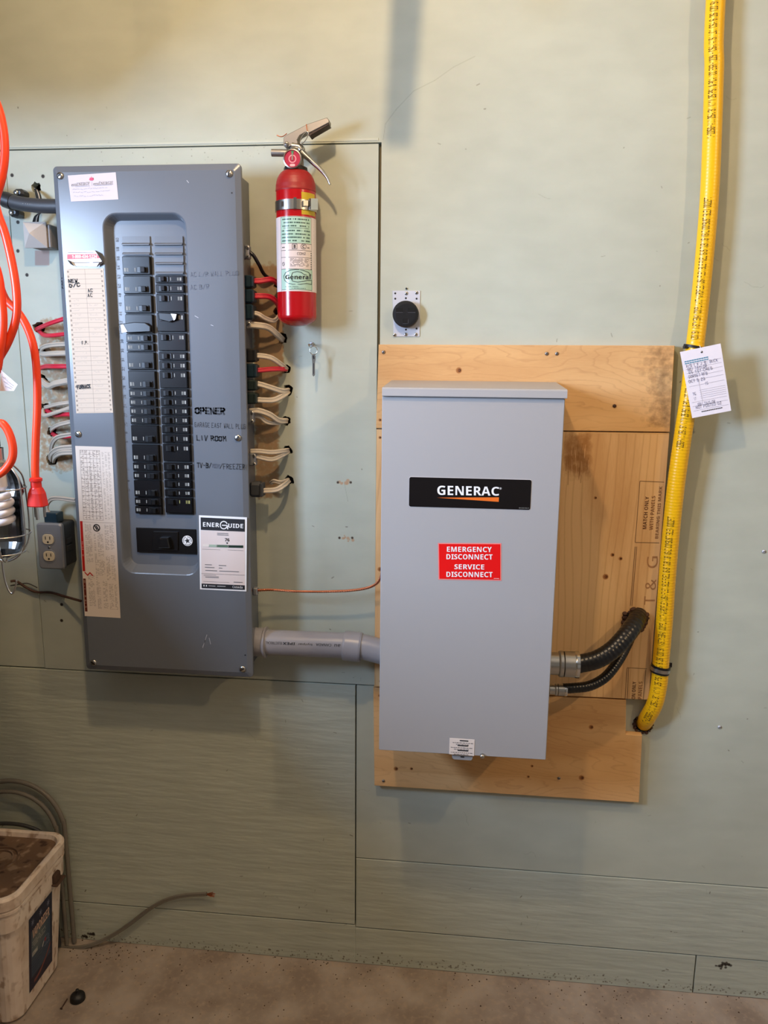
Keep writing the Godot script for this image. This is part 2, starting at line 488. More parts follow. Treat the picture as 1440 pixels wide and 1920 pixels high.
func make_materials():
	var wt = wall_texture()
	M.wall = mat(Color.WHITE, 0.62, 0.0, 0.4); M.wall.albedo_texture = wt
	M.wall.normal_enabled = true; M.wall.normal_texture = bump(1024, 1024, 3, 0.03, 41, 2.0); M.wall.normal_scale = 0.1
	M.grain = mat(Color.WHITE, 0.62, 0.0, 0.4); M.grain.albedo_texture = wt
	M.grain.normal_enabled = true; M.grain.normal_texture = bump(2048, 2048, 7, 0.05, 43, 7.0, 5); M.grain.normal_scale = 0.14
	M.back = mat(rgb(56, 48, 38), 0.9)
	M.ply = mat(Color.WHITE, 0.6, 0.0, 0.35); M.ply.albedo_texture = ply_texture()
	M.floor = mat(Color.WHITE, 0.85, 0.0, 0.3); M.floor.albedo_texture = floor_texture(); M.floor.uv1_scale = Vector3(1, 1, 1)
	M.room = mat(rgb(168, 166, 158), 0.85)
	M.ceiling = mat(rgb(176, 172, 162), 0.85)
	M.panel = mat(rgb(101, 106, 113), 0.27, 0.0, 0.5)
	M.panel.normal_enabled = true; M.panel.normal_texture = bump(512, 512, 1, 0.02, 51, 1.0, 3); M.panel.normal_scale = 0.05
	M.generac = mat(rgb(163, 162, 162), 0.45, 0.0, 0.4)
	M.black = mat(rgb(20, 20, 21), 0.5)
	M.breaker = mat(rgb(19, 19, 21), 0.22, 0.0, 0.45)
	M.breaker_dark = mat(rgb(16, 16, 17), 0.3, 0.0, 0.5)
	M.mark = mat(rgb(150, 150, 144), 0.6)
	M.yellow_mark = mat(rgb(150, 146, 84), 0.6)
	M.steel = mat(rgb(190, 188, 182), 0.28, 1.0)
	M.zinc = mat(rgb(206, 209, 218), 0.5, 0.4)
	M.cast = mat(rgb(150, 146, 142), 0.42, 0.8)
	M.chrome = mat(rgb(215, 215, 212), 0.14, 1.0)
	M.red = mat(rgb(176, 6, 18), 0.2, 0.0, 0.6)
	M.red_dusty = mat(rgb(150, 24, 26), 0.45, 0.0, 0.5)
	M.paper = mat(rgb(226, 216, 208), 0.75, 0.0, 0.25)
	M.white = mat(rgb(236, 236, 236), 0.45)
	M.ink = mat(rgb(26, 26, 30), 0.6)
	M.pencil = mat(rgb(84, 90, 104), 0.6)
	M.blue_ink = mat(rgb(80, 86, 130), 0.6)
	M.print_grey = mat(rgb(110, 106, 104), 0.6)
	M.sign_red = mat(rgb(226, 14, 16), 0.35)
	M.orange_print = mat(rgb(226, 110, 34), 0.4)
	M.pvc = mat(rgb(146, 144, 148), 0.33, 0.0, 0.5)
	M.rubber = mat(rgb(18, 18, 19), 0.3, 0.0, 0.5)
	M.dark_pvc = mat(rgb(56, 58, 62), 0.5)
	M.hose = mat(rgb(240, 186, 12), 0.34, 0.0, 0.5)
	M.hose_ink = mat(rgb(62, 42, 10), 0.6)
	M.white_cable = mat(rgb(206, 194, 176), 0.5)
	M.grey_cable = mat(rgb(180, 168, 152), 0.5)
	M.old_cable = mat(rgb(112, 106, 96), 0.6)
	M.red_cable = mat(rgb(196, 34, 56), 0.42)
	M.teal = mat(rgb(22, 44, 56), 0.4)
	M.copper = mat(rgb(196, 122, 88), 0.3, 0.9)
	M.orange = mat(rgb(238, 66, 28), 0.36, 0.0, 0.5)
	M.plug = mat(rgb(214, 40, 28), 0.4, 0.0, 0.5)
	M.beige = mat(rgb(192, 178, 150), 0.4)
	M.galv = mat(rgb(136, 138, 142), 0.45, 0.35)
	M.box_grey = mat(rgb(64, 64, 64), 0.5, 0.4)
	M.stone_plate = mat(rgb(196, 188, 180), 0.5)
	M.brown = mat(rgb(66, 40, 28), 0.7)
	M.bucket = mat(rgb(196, 178, 158), 0.5)
	M.dirt = mat(rgb(104, 78, 60), 0.95)
	M.grime = mat(rgb(70, 50, 38), 0.95)
	M.cfl = mat(rgb(236, 226, 224), 0.35)
	M.yellow_label = mat(rgb(196, 170, 34), 0.45)
	var n = noise(0.02, 61, 4)
	var im = Image.create(512, 512, false, Image.FORMAT_RGB8)
	for y in 512:
		for x in 512:
			var v = n.get_noise_2d(x * 1.6, y); var w = n.get_noise_2d(x * 5 + 99, y * 2.2)
			im.set_pixel(x, y, rgb(230, 216, 202).lerp(rgb(142, 112, 88), smoothstep(0.22, 0.5, w) * 0.8).lerp(rgb(200, 178, 158), clampf(v + 0.2, 0, 1)))
	M.bucket.albedo_color = Color.WHITE; M.bucket.albedo_texture = tex(im); M.bucket.uv1_triplanar = true; M.bucket.uv1_scale = Vector3(0.8, 0.8, 0.8)
	var im2 = Image.create(256, 256, false, Image.FORMAT_RGB8)
	for y in 256:
		for x in 256:
			var v = n.get_noise_2d(x * 2.5, y * 2.5)
			im2.set_pixel(x, y, rgb(112, 86, 66).lerp(rgb(150, 124, 100), smoothstep(0.1, 0.4, absf(v))).lerp(rgb(70, 50, 38), smoothstep(0.1, 0.5, -v)))
	M.dirt.albedo_color = Color.WHITE; M.dirt.albedo_texture = tex(im2); M.dirt.uv1_triplanar = true; M.dirt.uv1_scale = Vector3(1.6, 1.6, 1.6)

# ================================================================ scene
func _ready():
	rng.seed = 7
	look = Basis(Vector3.UP, deg_to_rad(5.81)) * Basis(Vector3.RIGHT, deg_to_rad(-10.85)) * Basis(Vector3.BACK, deg_to_rad(0.559))
	var cam = Camera3D.new()
	cam.name = "camera"
	cam.transform = Transform3D(look, EYE)
	cam.fov = rad_to_deg(2.0 * atan(960.0 / FOCAL))
	cam.near = 0.02
	add_child(cam)
	cam.current = true
	var we = WorldEnvironment.new()
	we.name = "environment"
	var env = Environment.new()
	env.background_mode = Environment.BG_COLOR
	env.background_color = Color(0.02, 0.02, 0.022)
	env.tonemap_mode = Environment.TONE_MAPPER_LINEAR
	env.tonemap_exposure = 1.04
	env.sdfgi_enabled = true; env.ssao_enabled = true; env.ssil_enabled = true
	we.environment = env
	add_child(we)
	# daylight through the window in the left wall, and the two bulbs of the garage
	window_light(Vector3(-1.5, 1.72, 1.35), 0.5, 0.6, rgb(192, 218, 255), 7.7)
	bulb_light("ceiling_lamp", LAMP_RIGHT, rgb(255, 218, 170), 0.95, 0.025, "bare round bulb in a white porcelain holder on ceiling, right side")
	bulb_light("ceiling_lamp", LAMP_MIDDLE, rgb(255, 218, 170), 0.84, 0.032, "bare round bulb in a white porcelain holder on ceiling, middle of room")
	make_materials()
	build_room()
	build_added_cabinet()
	build_added_cupboard()
	build_shadow_strip()
	build_boards()
	build_breaker_panel()
	build_switch_box()
	build_extinguisher()
	build_hose()
	build_conduits()
	build_receptacles()
	build_cables()
	build_cord_and_lamp()
	build_bucket()
	build_small()

func window_light(c, w, h, col, e):
	var l = AreaLight3D.new()
	l.name = "window_daylight"
	l.area_size = Vector2(w, h)
	l.light_color = col; l.light_energy = e; l.shadow_enabled = true
	if "area_range" in l: l.area_range = 12.0
	l.transform = Transform3D(Basis(Vector3.UP, -PI / 2), c + Vector3(0.03, 0, 0))
	add_child(l)
	var st = begin()
	sheet(st, [c + Vector3(0, h / 2, w / 2), c + Vector3(0, h / 2, -w / 2), c + Vector3(0, -h / 2, -w / 2), c + Vector3(0, -h / 2, w / 2)], Vector3(1, 0, 0))
	var m = mat(rgb(220, 228, 240), 0.2)
	m.emission_enabled = true; m.emission = col; m.emission_energy_multiplier = 1.0
	var wd = Node3D.new(); wd.name = "window_1"; add_child(wd); wd.set_meta("kind", "structure")
	part("pane", st, m, wd)
	var fm = mat(rgb(220, 218, 208), 0.5)
	for s in [-1, 1]:
		st = begin(); box(st, c + Vector3(-0.02, -h / 2 - 0.05, s * (w / 2 + 0.02) - 0.025), c + Vector3(0.02, h / 2 + 0.05, s * (w / 2 + 0.02) + 0.025)); part("window_frame", st, fm, wd)
		st = begin(); box(st, c + Vector3(-0.02, s * (h / 2 + 0.02) - 0.025, -w / 2), c + Vector3(0.02, s * (h / 2 + 0.02) + 0.025, w / 2)); part("window_frame", st, fm, wd)
func bulb_light(called, p, col, e, r, label):
	var t = thing(called, label, "lamp", p)
	var st = begin()
	lathe(st, [Vector2(0.0, -0.04), Vector2(0.022, -0.034), Vector2(0.032, -0.015), Vector2(0.03, 0.01), Vector2(0.016, 0.045), Vector2(0.014, 0.06)], Transform3D(Basis(), p), 20)
	var m = mat(rgb(255, 244, 226), 0.3)
	m.emission_enabled = true; m.emission = col; m.emission_energy_multiplier = 2.0
	part("bulb", st, m, t)
	st = begin()
	lathe(st, [Vector2(0.0, 0.055), Vector2(0.025, 0.055), Vector2(0.05, 0.08), Vector2(0.055, 2.6 - p.y), Vector2(0, 2.6 - p.y)], Transform3D(Basis(), p), 20)
	part("lamp_holder", st, mat(rgb(230, 228, 220), 0.4), t)
	var l = OmniLight3D.new()
	l.name = "lamp_light"
	l.light_color = col; l.light_energy = e; l.light_size = r; l.omni_range = 12.0; l.omni_attenuation = 2.0; l.shadow_enabled = true
	t.add_child(l)

func build_room():
	var st = begin()
	var F = [Vector3(-1.5, 0, 0), Vector3(2.6, 0, 0), Vector3(2.6, 0, 4.5), Vector3(-1.5, 0, 4.5)]
	quad(st, F[0], F[1], F[2], F[3], Vector3.UP, [Vector2(-1.5, 0), Vector2(2.6, 0), Vector2(2.6, 4.5), Vector2(-1.5, 4.5)])
	box(st, Vector3(-1.6, -0.1, -0.05), Vector3(2.7, -0.001, 4.6))
	structure("floor", st, M.floor)
	st = begin(); box(st, Vector3(-1.6, 2.6, -0.05), Vector3(2.7, 2.7, 4.6)); structure("ceiling", st, M.ceiling)
	st = begin(); box(st, Vector3(2.6, 0, 0), Vector3(2.7, 2.6, 4.5)); structure("wall_right", st, M.room)
	st = begin(); box(st, Vector3(-1.6, 0, 4.5), Vector3(2.7, 2.6, 4.6)); structure("wall_front", st, M.room)
	st = begin()          # left wall with the window opening
	box(st, Vector3(-1.6, 0, 0), Vector3(-1.5, 1.35, 4.5)); box(st, Vector3(-1.6, 2.09, 0), Vector3(-1.5, 2.6, 4.5))
	box(st, Vector3(-1.6, 1.35, 0), Vector3(-1.5, 2.09, 1.03)); box(st, Vector3(-1.6, 1.35, 1.67), Vector3(-1.5, 2.09, 4.5))
	structure("wall_left", st, M.room)
	# back wall: painted sheets and boards on dark framing, with open joints between them
	var W = Node3D.new(); W.name = "wall_back"; add_child(W); W.set_meta("kind", "structure")
	st = begin(); box(st, Vector3(-1.6, 0, -0.06), Vector3(2.7, 2.6, -0.03)); part("framing", st, M.back, W)
	var g = 0.0014
	var xl = P(72, 1100).x; var xr = P(708, 500).x; var xr2 = P(713.5, 500).x
	var yt = P(350, 275).y; var yb = P(400, 1270).y
	var x2 = P(667, 1500).x; var y2 = P(1000, 1633).y; var y3 = P(1050, 1770).y; var y3l = P(400, 1712).y; var x3 = P(1302, 1830).x
	var xe = 2.6; var x0 = -1.5
	var sheets = []
	var holesA = []
	for h in [[522, 532, 0.013], [522, 585, 0.012], [530, 634, 0.013], [537, 692, 0.013], [540, 732, 0.014], [537, 789, 0.012], [540, 844, 0.012], [542, 900, 0.013], [72, 615, 0.016], [78, 660, 0.012], [79, 712, 0.015], [84, 766, 0.015], [97, 810, 0.014], [98, 862, 0.016], [68, 352, 0.013]]:
		var p = P(h[0], h[1]); holesA.append(blob(Vector2(p.x, p.y), h[2] * 0.8, 14, 0.22))
	sheets.append([holed(xl + g, yb + g, xr, yt - g, holesA), -0.018, 0.0, M.wall, "access_panel"])
	sheets.append([[Vector2(x0, yb + g), Vector2(xl - g, yb + g), Vector2(xl - g, yt - g), Vector2(x0, yt - g)], -0.018, -0.002, M.wall, "plywood_sheet"])
	var ph = P(1206, 1357); var rh = P(762, 588)
	sheets.append([holed(x0, 0, xe, 2.6, [blob(Vector2(ph.x, ph.y), 0.021, 18, 0.08), rr(rh.x - 0.022, rh.y - 0.03, rh.x + 0.022, rh.y + 0.03, 0.005, 3)], [Vector2(x0, yt + g), Vector2(xr2, yt + g), Vector2(xr2, yb - g), Vector2(x2 + g, yb - g), Vector2(x2 + g, y2 + g), Vector2(xe, y2 + g)]), -0.018, 0.0, M.wall, "plywood_sheet"])
	sheets.append([[Vector2(x0, y3l + g), Vector2(x2 - g, y3l + g), Vector2(x2 - g, yb - g), Vector2(x0, yb - g)], -0.018, 0.0005, M.grain, "plywood_sheet"])
	sheets.append([[Vector2(x2 + g, y3 + g), Vector2(xe, y3 + g), Vector2(xe, y2 - g), Vector2(x2 + g, y2 - g)], -0.018, 0.001, M.grain, "plank"])
	sheets.append([[Vector2(x0, 0), Vector2(x2, 0), Vector2(x2, y3l - g), Vector2(x0, y3l - g)], -0.018, 0.0, M.grain, "base_plank"])
	sheets.append([[Vector2(x2, 0), Vector2(x3 - g, 0), Vector2(x3 - g, y3 - g), Vector2(x2, y3 - g)], -0.018, 0.0, M.grain, "base_plank"])
	sheets.append([[Vector2(x3 + g, 0), Vector2(xe, 0), Vector2(xe, y3 - g), Vector2(x3 + g, y3 - g)], -0.018, -0.001, M.grain, "base_plank"])
	for s in sheets:
		st = begin()
		prism(st, s[0], s[1], s[2], 0.0008 if s[0].size() == 4 else 0.0)
		part(s[4], st, s[3], W)
	st = begin(); box(st, Vector3(xr - 0.01, yb, -0.029), Vector3(xr2 + 0.01, yt, -0.010), 0.0003); part("gap_strip", st, mat(rgb(112, 104, 84), 0.8), W)
	st = begin()      # shallow batten along the access panel's top joint catches the light there
	box(st, Vector3(x0, yt + 0.004, 0), Vector3(xr, yt + 0.009, 0.0012), 0.0008); part("paint_ridge", st, M.wall, W)

func build_added_cupboard():   # unseen cupboard added to shade the top left corner of the wall
	var t = thing("added_cupboard", "added brown light blocker in cupboard form high on side wall", "cupboard", Vector3(-1.28, 1.84, 0.58))
	var m = mat(rgb(104, 82, 62), 0.6)
	var st = begin(); box(st, Vector3(-1.498, 1.84, 0.3), Vector3(-0.9, 2.55, 0.85), 0.003); part("added_cupboard_body", st, m, t)
	st = begin(); box(st, Vector3(-0.9, 1.85, 0.31), Vector3(-0.88, 2.54, 0.84), 0.003); var d = part("door", st, m, t)
	st = begin(); box(st, Vector3(-0.88, 1.9, 0.76), Vector3(-0.86, 2.0, 0.78), 0.003); part("handle", st, M.steel, d)
func build_shadow_strip():   # unseen strip added before the middle lamp to cast a shadow on the wall
	var k = 0.3 / LAMP_MIDDLE.z
	var c = []
	for q in [[722, 262], [774, 270], [794, 5], [736, 0]]:
		c.append(P(q[0], q[1]).lerp(LAMP_MIDDLE, k))
	var lo = 2.02
	var t = thing("added_shadow_strip", "added grey steel strip hanging from ceiling to cast shadow above boards", "track", Vector3((c[0].x + c[1].x) / 2, lo, 0.3))
	var ring = func(y):
		var u = (y - c[1].y) / (c[2].y - c[1].y); var xa = lerpf(c[0].x, c[3].x, u); var xb = lerpf(c[1].x, c[2].x, u)
		return at_y(rr(xa, 0.285, xb, 0.3, 0.003, 3), y)
	var st = begin(); loft(st, [ring.call(lo), ring.call(2.599)], true, true, true); part("shadow_strip", st, M.galv, t)
	var top = ring.call(2.599)[0]
	st = begin(); box(st, Vector3(top.x - 0.10, 2.585, 0.25), Vector3(top.x + 0.04, 2.599, 0.34), 0.002); part("strip_bracket", st, M.galv, t)
func build_added_cabinet():      # unseen cabinet added under the window to keep daylight off the lower wall
	var t = thing("added_cabinet", "added dark brown light blocker in cabinet form under side window", "cabinet", Vector3(-1.22, 0, 1.2))
	var m = mat(rgb(86, 66, 50), 0.6)
	var st = begin(); box(st, Vector3(-1.495, 0.001, 0.42), Vector3(-0.96, 1.235, 2.1), 0.003); part("added_cabinet_body", st, m, t)
	st = begin(); box(st, Vector3(-1.499, 1.235, 0.4), Vector3(-0.93, 1.270, 2.12), 0.004); part("added_cabinet_top", st, m, t)
	for k in 2:
		st = begin(); box(st, Vector3(-0.96, 0.08, 0.45 + k * 0.82), Vector3(-0.94, 1.210, 1.25 + k * 0.82), 0.003); var d = part("door", st, m, t)
		st = begin(); box(st, Vector3(-0.94, 0.75, 1.2 - 0.02 + k * 0.12), Vector3(-0.915, 0.87, 1.215 - 0.02 + k * 0.12), 0.003); part("handle", st, M.steel, d)

func board(called, poly, label, z1 = 0.018):
	var lo = Vector2(1e9, 1e9)
	for p in poly: lo = lo.min(p)
	var t = thing(called, label, "board", Vector3(lo.x, lo.y, 0.001))
	var st = begin()
	prism(st, poly, 0.001, z1, 0.0008 if poly.size() < 12 else 0.0)
	var o = part("board_face", st, M.ply, t)
	# give the board its own wood coordinates
	var md = MeshDataTool.new()
	md.create_from_surface(o.mesh, 0)
	for i in md.get_vertex_count(): md.set_vertex_uv(i, ply_uv(md.get_vertex(i)))
	var am = ArrayMesh.new(); md.commit_to_surface(am); o.mesh = am
	return t
func pxpoly(a, z):
	var o = []
	for i in range(0, a.size(), 2):
		var p = P(a[i], a[i + 1], z); o.append(Vector2(p.x, p.y))
	return o
func build_boards():
	board("plywood_board", pxpoly([710, 646, 1265, 648, 1256, 810, 705, 803], 0.018), "knotty plywood board at the top behind the light grey box")
	var hp = P(1192, 1162, 0.018)
	var q = pxpoly([702, 1287, 706, 805, 1255, 812, 1216, 1312], 0.018)
	var midp = [q[0], q[3]]
	var ring = blob(Vector2(hp.x, hp.y), 0.024, 18, 0.12)
	var b = 0
	for i in ring.size():
		if ring[i].x > ring[b].x: b = i
	var tt = (ring[b].y - q[3].y) / (q[2].y - q[3].y)
	midp.append(q[3].lerp(q[2], tt))
	for i in ring.size() + 1:
		var p = ring[(b - i + ring.size() * 2) % ring.size()]
		midp.append(p if i < ring.size() else p + Vector2(0, 0.00002))
	midp.append(q[3].lerp(q[2], tt + 0.0001)); midp.append(q[2]); midp.append(q[1])
	var t = board("plywood_board", midp, "pale fir plywood board with vertical grain and stamped print behind grey box")
	board("plywood_board", pxpoly([700, 1290, 1174, 1313, 1173, 1377, 1204, 1379, 1198, 1505, 702, 1473], 0.018), "plywood board with notched right corner below the pale stamped board")
	# stamped print on the pale board
	var z = 0.0184
	var st = begin()
	for l in [[1200, 902, 1245, 904], [1200, 902, 1191, 1017], [1191, 1017, 1236, 1018]]:
		lineP(st, l[0], l[1], l[2], l[3], 0.0011, z)
	part("stamp_frame", st, mat(rgb(120, 84, 52), 0.7), t)
	st = begin()
	for l in [[1191, 1025, 1182, 1136], [1194, 1025, 1185, 1136]]:
		st = begin(); lineP(st, l[0], l[1], l[2], l[3], 0.0011, z); part("stamp_rule", st, mat(rgb(120, 84, 52), 0.7), t)
	st = begin()
	for l in [[1176, 1252, 1172, 1310], [1179, 1252, 1176, 1312], [1176, 1252, 1213, 1254], [1211, 1256, 1206, 1312]]:
		lineP(st, l[0], l[1], l[2], l[3], 0.0011, z)
	part("stamp_frame", st, mat(rgb(120, 84, 52), 0.7), t)
	var dk = mat(rgb(104, 66, 40), 0.7); var lt = mat(rgb(140, 98, 62), 0.7)
	wordP(t, "MATCH ONLY", [1205, 992, 1210, 931, 1217, 931, 1212, 992], z, dk)
	wordP(t, "WITH PANELS", [1217, 994, 1222, 930, 1229, 930, 1224, 994], z, lt)
	wordP(t, "BEARING THIS MARK", [1228, 1010, 1236, 912, 1242, 912, 1234, 1010], z, lt)
	var pale = mat(rgb(168, 122, 80), 0.7)
	for k in [["T", 1134, 1118], ["&", 1106, 1086], ["G", 1065, 1043]]:
		var e = (1140 - k[1]) * 0.075
		wordP(t, k[0], [1207 + e, k[1], 1208 + e, k[2], 1228 + e, k[2], 1227 + e, k[1]], z, pale, 400)
	wordP(t, "ON ONLY", [1184, 1311, 1186, 1278, 1193, 1278, 1191, 1311], z, dk)
	wordP(t, "PANELS", [1196, 1311, 1198, 1278, 1205, 1278, 1203, 1311], z, lt)

# ---------------------------------------------------------------- breaker panel
func build_breaker_panel():
	var zf = 0.1
	var a = P(97, 309, zf); var b = P(473, 1271, zf)
	var x0 = P(97, 320, zf).x; var x1 = P(451, 330, zf).x; var y1 = P(270, 308, zf).y; var y0 = P(320, 1264, zf).y
	var t = thing("breaker_panel", "tall dark grey electrical panel with two columns of black breakers", "electrical panel", Vector3((x0 + x1) / 2, y0, 0.05))
	var st = begin()
	loft(st, [at_z(rr(x0 + 0.012, y0 + 0.012, x1 - 0.012, y1 - 0.012, 0.004, 4), 0.001), at_z(rr(x0 + 0.012, y0 + 0.012, x1 - 0.012, y1 - 0.012, 0.004, 4), 0.074)], true, true)
	part("enclosure", st, M.panel, t)
	# cover: rim, chamfered border, flat face, sunken tray
	var rx0 = P(206, 700, zf).x - 0.004; var rx1 = P(362, 800, zf).x; var ry1 = P(280, 400, zf).y; var ry0 = P(310, 1076, zf).y
	rx0 = P(198, 500, zf).x
	st = begin()
	var zt = 0.079
	loft(st, [at_z(rr(x0 + 0.010, y0 + 0.010, x1 - 0.010, y1 - 0.010, 0.005, 6), 0.0735), at_z(rr(x0 + 0.010, y0 + 0.010, x1 - 0.010, y1 - 0.010, 0.005, 6), 0.0885), at_z(rr(x0, y0, x1, y1, 0.008, 6), 0.089), at_z(rr(x0, y0, x1, y1, 0.008, 6), 0.0945), at_z(rr(x0 + 0.001, y0 + 0.001, x1 - 0.001, y1 - 0.001, 0.007, 6), 0.0955), at_z(rr(x0 + 0.011, y0 + 0.012, x1 - 0.011, y1 - 0.012, 0.005, 6), zf),
		at_z(rr(rx0 - 0.002, ry0 - 0.002, rx1 + 0.002, ry1 + 0.002, 0.028, 6), zf), at_z(rr(rx0, ry0, rx1, ry1, 0.026, 6), zf - 0.001), at_z(rr(rx0 + 0.002, ry0 + 0.002, rx1 - 0.002, ry1 - 0.002, 0.024, 6), zf - 0.004),
		at_z(rr(rx0 + 0.009, ry0 + 0.012, rx1 - 0.005, ry1 - 0.008, 0.018, 6), zt + 0.002), at_z(rr(rx0 + 0.0105, ry0 + 0.0135, rx1 - 0.0065, ry1 - 0.0095, 0.017, 6), zt)], false, true)
	var cov = part("cover", st, M.panel, t)
	# breakers
	var zb = 0.088
	var L = [[480, 515, 2], [517, 551, 2], [553, 587, 2], [589, 625, 3], [626, 642, 1], [643, 659, 1], [660, 693, 2], [695, 729, 2], [730, 745.5, 1], [746.5, 762, 1], [763, 779, 1], [780, 796, 1], [797, 831, 2], [833, 866, 2], [867, 883, 1], [884, 899, 1], [900, 931.5, 2], [932.5, 947.5, 1], [948.5, 963, 1]]
	var R = [[516, 531, 1], [533, 549, 1], [551, 585, 2], [586, 622, 4], [624, 658, 2], [660, 676, 1], [677, 694, 1], [695, 728, 2], [729, 745, 1], [746, 762, 1], [763, 779, 1], [780, 796, 1], [797, 813, 1], [814, 831, 1], [832, 865, 2], [867, 883, 1], [884, 899, 1], [900, 915, 1], [917, 931, 1], [933, 962, 2]]
	for col in 2:
		var cx0 = P(240 if col == 0 else 299, 700, zb).x; var cx1 = P(290 if col == 0 else 350, 700, zb).x
		var xm = P(265 if col == 0 else 325, 700, zb).x
		for i in (2 if col == 0 else 4):       # blank filler plates above the breakers
			var py = 443 + i * 18.0
			var f1 = P(255 if col == 0 else 315, py, zt + 0.003).y; var f0 = P(255 if col == 0 else 315, py + 17.0, zt + 0.003).y
			st = begin()
			prism(st, [Vector2(0, 0), Vector2(0.0005, 0.0005), Vector2(0.0085, 0), Vector2(0.0085, 0.0012), Vector2(0.0035, 0.005), Vector2(0.003, f1 - f0), Vector2(0, f1 - f0)], cx0, cx1, 0.0, Transform3D(Basis(Vector3(0, 0, 1), Vector3(0, 1, 0), Vector3(1, 0, 0)), Vector3(0, f0, zt)))
			part("filler_plate", st, M.panel, t)
		st = begin()
		box(st, Vector3(cx0 - 0.0015, P(300, 964, zt).y, zt), Vector3(cx1 + 0.0015, P(265, 480 if col == 0 else 516, zt).y, zt + 0.0008), 0.0003)
		part("breaker_opening", st, M.black, t)
		for r in (L if col == 0 else R):
			var px = 255 if col == 0 else 315
			var h1 = P(px, r[0], zb).y - 0.0006; var h0 = P(px, r[1], zb).y + 0.0006
			st = begin()
			box(st, Vector3(cx0, h0, zt + 0.001), Vector3(cx1, h1, zb), 0.0009)
			var br = part("breaker", st, M.breaker, t)
			var dbl = r[2] >= 2
			# the handle sits towards the middle of the panel, lower half on the left column, upper on the right
			var pole = (h1 - h0) if not dbl else (h1 - h0) / 2
			var hc = h0 + pole * 0.5 if col == 0 else h1 - pole * 0.5
			var w = cx1 - cx0
			var hx = cx0 + w * (0.72 if col == 0 else 0.30)
			st = begin()
			box(st, Vector3(hx - w * 0.19, hc - pole * 0.36, zb - 0.001), Vector3(hx + w * 0.19, hc + pole * 0.36, zb + 0.0016), 0.0007)
			part("handle_surround", st, M.breaker_dark, br)
			st = begin()
			var hs = -1.0 if col == 1 else 1.0
			if r[2] < 3:
				prism(st, [Vector2(-0.005, 0), Vector2(0.005, 0), Vector2(0.0052 + hs * 0.002, 0.008), Vector2(-0.0012 + hs * 0.002, 0.0085)], -pole * 0.3, pole * 0.3, 0.0006, Transform3D(Basis(Vector3(1, 0, 0), Vector3(0, 0, 1), Vector3(0, -1, 0)), Vector3(hx, hc, zb)))
			elif r[2] == 3:      # long tie bar reaching over the left side of the tray
				prism(st, pxpoly([222, 608, 252, 604, 272, 605, 282, 612, 282, 622, 240, 624, 226, 618], zb + 0.008), zb - 0.001, zb + 0.009, 0.0012)
			else:
				prism(st, pxpoly([297, 586, 331, 588, 329, 600, 318, 604, 299, 599], zb + 0.006), zb - 0.001, zb + 0.008, 0.0012)
			part("handle", st, M.breaker_dark, br)
			if r[2] >= 3:
				st = begin()
				if r[2] == 3: patchP(st, [226, 609, 231, 608, 239, 622, 228, 624], zb + 0.0098)
				else: patchP(st, [320, 588, 331, 589, 329, 598, 326, 601], zb + 0.0088)
				part("paper_flag", st, M.white, br)
			# little printed marks: the rating square and its text
			st = begin()
			var mk = func(st, u, wv): sheet(st, [Vector3(cx0 + w * u, hc + pole * 0.22, zb + 0.0004), Vector3(cx0 + w * (u + wv), hc + pole * 0.22, zb + 0.0004), Vector3(cx0 + w * (u + wv), hc - pole * 0.2, zb + 0.0004), Vector3(cx0 + w * u, hc - pole * 0.2, zb + 0.0004)])
			if col == 0: mk.call(st, 0.06, 0.06); mk.call(st, 0.15, 0.02); mk.call(st, 0.19, 0.02); mk.call(st, 0.45, 0.025)
			else: mk.call(st, 0.88, 0.06); mk.call(st, 0.79, 0.02); mk.call(st, 0.83, 0.02); mk.call(st, 0.54, 0.025)
			part("rating_mark", st, M.yellow_mark if dbl and rng.randf() < 0.3 else M.mark, br)
	# row numbers beside the columns
	var z = zt + 0.0004
	st = begin()
	for i in 30:
		var py = 450 + i * 17.3
		for k in 2:
			var p = P((220 if k == 0 else 345) + (py - 450) * 0.046, py, z); var n = 2
			strokes(st, str(60 - i * 2 - k), 0.0045, 0.0007, func(q): return p + Vector3(-q.y + 0.002, q.x - 0.003, 0))
	part("row_numbers", st, M.print_grey, t)
	# main breaker below
	st = begin()
	var m0 = P(254, 1036, zb); var m1 = P(366, 991, zb)
	box(st, Vector3(P(254, 1010, zb).x, m0.y, zt), Vector3(P(366, 1010, zb).x, P(310, 992, zb).y, zt + 0.005), 0.0008)
	var mb = part("main_breaker", st, M.breaker_dark, t)
	st = begin(); prism(st, pxpoly([287, 997, 333, 998, 333, 1032, 285, 1031], zb), zt + 0.004, zt + 0.009, 0.0012); part("main_breaker_frame", st, M.breaker_dark, mb)
	st = begin(); prism(st, pxpoly([302, 1007, 318, 1007, 322, 1026, 300, 1026], zb), zt + 0.008, zt + 0.02, 0.002); part("handle", st, M.breaker_dark, mb)
	var sc = P(351.5, 1014, zt + 0.0054)
	st = begin()
	lathe(st, [Vector2(0.0112, 0), Vector2(0.0108, 0.0004), Vector2(0, 0.0004)], along(sc, Vector3(0, 0, 1)), 28)
	var sk = part("round_sticker", st, M.white, mb)
	st = begin()
	var star = []
	for i in 10:
		var an = PI / 2 + TAU * i / 10 + 0.2; var rr_ = 0.0066 if i % 2 == 0 else 0.0027
		star.append(Vector2(sc.x + cos(an) * rr_, sc.y + sin(an) * rr_))
	prism(st, star, sc.z + 0.0004, sc.z + 0.0007); part("star", st, M.ink, sk)
	st = begin()
	for i in 18:
		if i % 6 == 5: continue
		var an = TAU * i / 18; var d = Vector3(cos(an), sin(an), 0); var e = Vector3(-d.y, d.x, 0) * 0.001
		var q = sc + Vector3(0, 0, 0.0007)
		sheet(st, [q + d * 0.0095 + e, q + d * 0.0095 - e, q + d * 0.008 - e, q + d * 0.008 + e])
